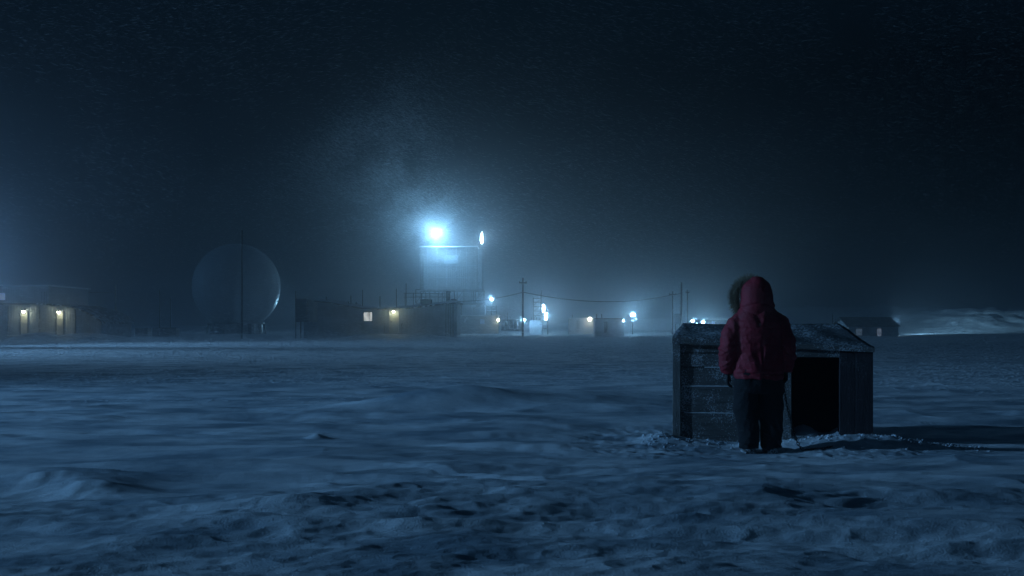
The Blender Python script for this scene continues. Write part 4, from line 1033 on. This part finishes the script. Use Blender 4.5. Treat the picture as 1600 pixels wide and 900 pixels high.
# small frozen clutter by the right bank
def drift_snow():
    """every wisp is a small solid sliver of snow grains carried by the wind"""
    rnd = np.random.default_rng(12)
    P = []; S = []; Ln = []; AN = []
    def put(x, y, z, s, l, a): P.append(np.stack([x, y, z], -1)); S.append(s); Ln.append(l); AN.append(a)
    # through the night air
    n = 90000
    Y = rnd.uniform(34, 100, n); X = rnd.uniform(-.62, .62, n) * Y; Z = CZ + rnd.uniform(-.02, .34, n) * Y
    k = (fbm(X / Y * 9 + 3, (Z / Y) * 16 + X / 30, 4, 401) + .10 + rnd.uniform(-.12, .12, n)) > 0
    X, Y, Z = X[k], Y[k], Z[k]; n = len(X)
    s = .0012 * rnd.uniform(.3, 1.7, n) * (Y / 14) ** .6; put(X, Y, Z, s, s * rnd.uniform(22, 60, n), rnd.normal(-.02, .16, n) + fbm(X / 9, Z / 9, 2, 403) * 1.1)
    # drifting low over the field, in streamers
    n = 150000
    Y = 18 + 95 * rnd.uniform(0, 1, n) ** .8; X = rnd.uniform(-.58, .55, n) * Y
    g = H(X, Y); st = fbm(X / 26, Y / 5.5, 4, 411) + rnd.uniform(-.1, .1, n)
    k = st > .0
    k &= ~((np.abs(X - 3.1) < 2.5) & (Y < 19))
    X, Y, g, st = X[k], Y[k], g[k], st[k]; n = len(X)
    Z = g + rnd.exponential(.14, n) * (1 + 2.2 * np.clip(st, 0, .3) / .3) * sst(15, 45, Y)
    s = .0045 * rnd.uniform(.4, 1.5, n) * (Y / 30) ** .3; put(X, Y, Z, s, s * rnd.uniform(8, 18, n), rnd.normal(0, .06, n))
    # the plume torn past the brightest floodlight, and the gusts round the camp
    n = 90000
    u = rnd.uniform(0, 1, n) ** 1.3 * 26; w = rnd.normal(0, 1, n) * (2.2 + u * .34); q_ = rnd.normal(0, 1, n) * (2.2 + u * .3)
    L = at(683, 362, 200)
    X = L.x - u * .62 + w * .78; Z = L.z + u * .78 + w * .62 - .5; Yp = L.y - 3 + q_ - u * .1
    k = (fbm(X / 7 + Z / 9, Z / 3.0 - X / 5, 4, 421) + .05 + rnd.uniform(-.15, .15, n)) > 0
    X, Yp, Z = X[k], Yp[k], Z[k]; n = len(X)
    s = .009 * rnd.uniform(.4, 1.5, n); put(X, Yp, Z, s, s * rnd.uniform(12, 40, n), -.45 + rnd.normal(0, .25, n))
    # snow clustered round the lamps, added to widen their glow
    for (a, b, yy, r_, n) in ((683, 360, 200.5, 4.2, 22000), (768, 467.5, 184, 1.8, 3000), (989, 492, 156, 1.9, 3500), (1098, 502, 168, 1.6, 2000), (1082, 501, 168, 1.2, 1200), (818, 500, 148.5, .9, 900), (851, 488, 149.5, 1.6, 1800), (921, 498, 164, 1.1, 900), (752, 372, 199, 1.5, 1200)):
        c = at(a, b, yy); o3 = rnd.normal(0, 1, (n, 3)) * r_ * rnd.uniform(.2, 1.3, (n, 1))
        s = .006 * rnd.uniform(.4, 1.5, n); put(c.x + o3[:, 0] * 1.1 - .1, c.y + o3[:, 1], np.maximum(c.z + o3[:, 2], .1), s, s * rnd.uniform(6, 18, n), -.3 + rnd.normal(0, .4, n))
    n = 120000
    Yp = rnd.uniform(125, 225, n); X = rnd.uniform(-60, 40, n); Z = rnd.exponential(8.5, n) + .2
    k = (fbm(X / 14 + Z / 12, Z / 6 - X / 20 + Yp / 30, 4, 431) + .0 + rnd.uniform(-.1, .1, n)) > 0
    X, Yp, Z = X[k], Yp[k], Z[k]; n = len(X)
    s = .012 * rnd.uniform(.4, 1.5, n); put(X, Yp, Z, s, s * rnd.uniform(8, 20, n), -.15 + rnd.normal(0, .2, n))
    P = np.concatenate(P); S = np.concatenate(S)[:, None]; Ln = np.concatenate(Ln)[:, None]; AN = np.concatenate(AN)
    n = len(P); dv = np.stack([np.cos(AN), rnd.normal(0, .15, n), np.sin(AN)], -1) * Ln
    w = np.stack([-np.sin(AN), np.zeros(n), np.cos(AN)], -1) * S; u = np.stack([np.zeros(n), np.ones(n), np.zeros(n)], -1) * S
    V = np.stack([P - dv, P + dv, P + w, P - w * .5 + u * .87, P - w * .5 - u * .87], 1).reshape(-1, 3)
    F = np.array([(0, 2, 3), (0, 3, 4), (0, 4, 2), (1, 3, 2), (1, 4, 3), (1, 2, 4)])
    F = (np.arange(n)[:, None, None] * 5 + F[None]).reshape(-1, 3)
    me = bpy.data.meshes.new('blowing_snow'); me.vertices.add(len(V)); me.vertices.foreach_set('co', V.ravel())
    me.loops.add(F.size); me.loops.foreach_set('vertex_index', F.ravel().astype(np.int32))
    me.polygons.add(len(F)); me.polygons.foreach_set('loop_start', (np.arange(len(F)) * 3).astype(np.int32)); me.update(calc_edges=True)
    m = bpy.data.materials.new('airborne_snow'); m.use_nodes = True; t = m.node_tree; t.nodes.remove(t.nodes['Principled BSDF'])
    a = N(t, 'ShaderNodeBsdfDiffuse'); b = N(t, 'ShaderNodeBsdfTranslucent'); x = N(t, 'ShaderNodeMixShader'); x.inputs[0].default_value = .6
    a.inputs[0].default_value = b.inputs[0].default_value = (.8, .83, .86, 1)
    t.links.new(a.outputs[0], x.inputs[1]); t.links.new(b.outputs[0], x.inputs[2]); t.links.new(x.outputs[0], t.nodes['Material Output'].inputs[0])
    me.materials.append(m)
    o = bpy.data.objects.new('blowing_snow', me); C.objects.link(o)
    tag(o, 'snow driven by the wind through the night air and low over the field', 'blowing snow', kind='stuff')
drift_snow()
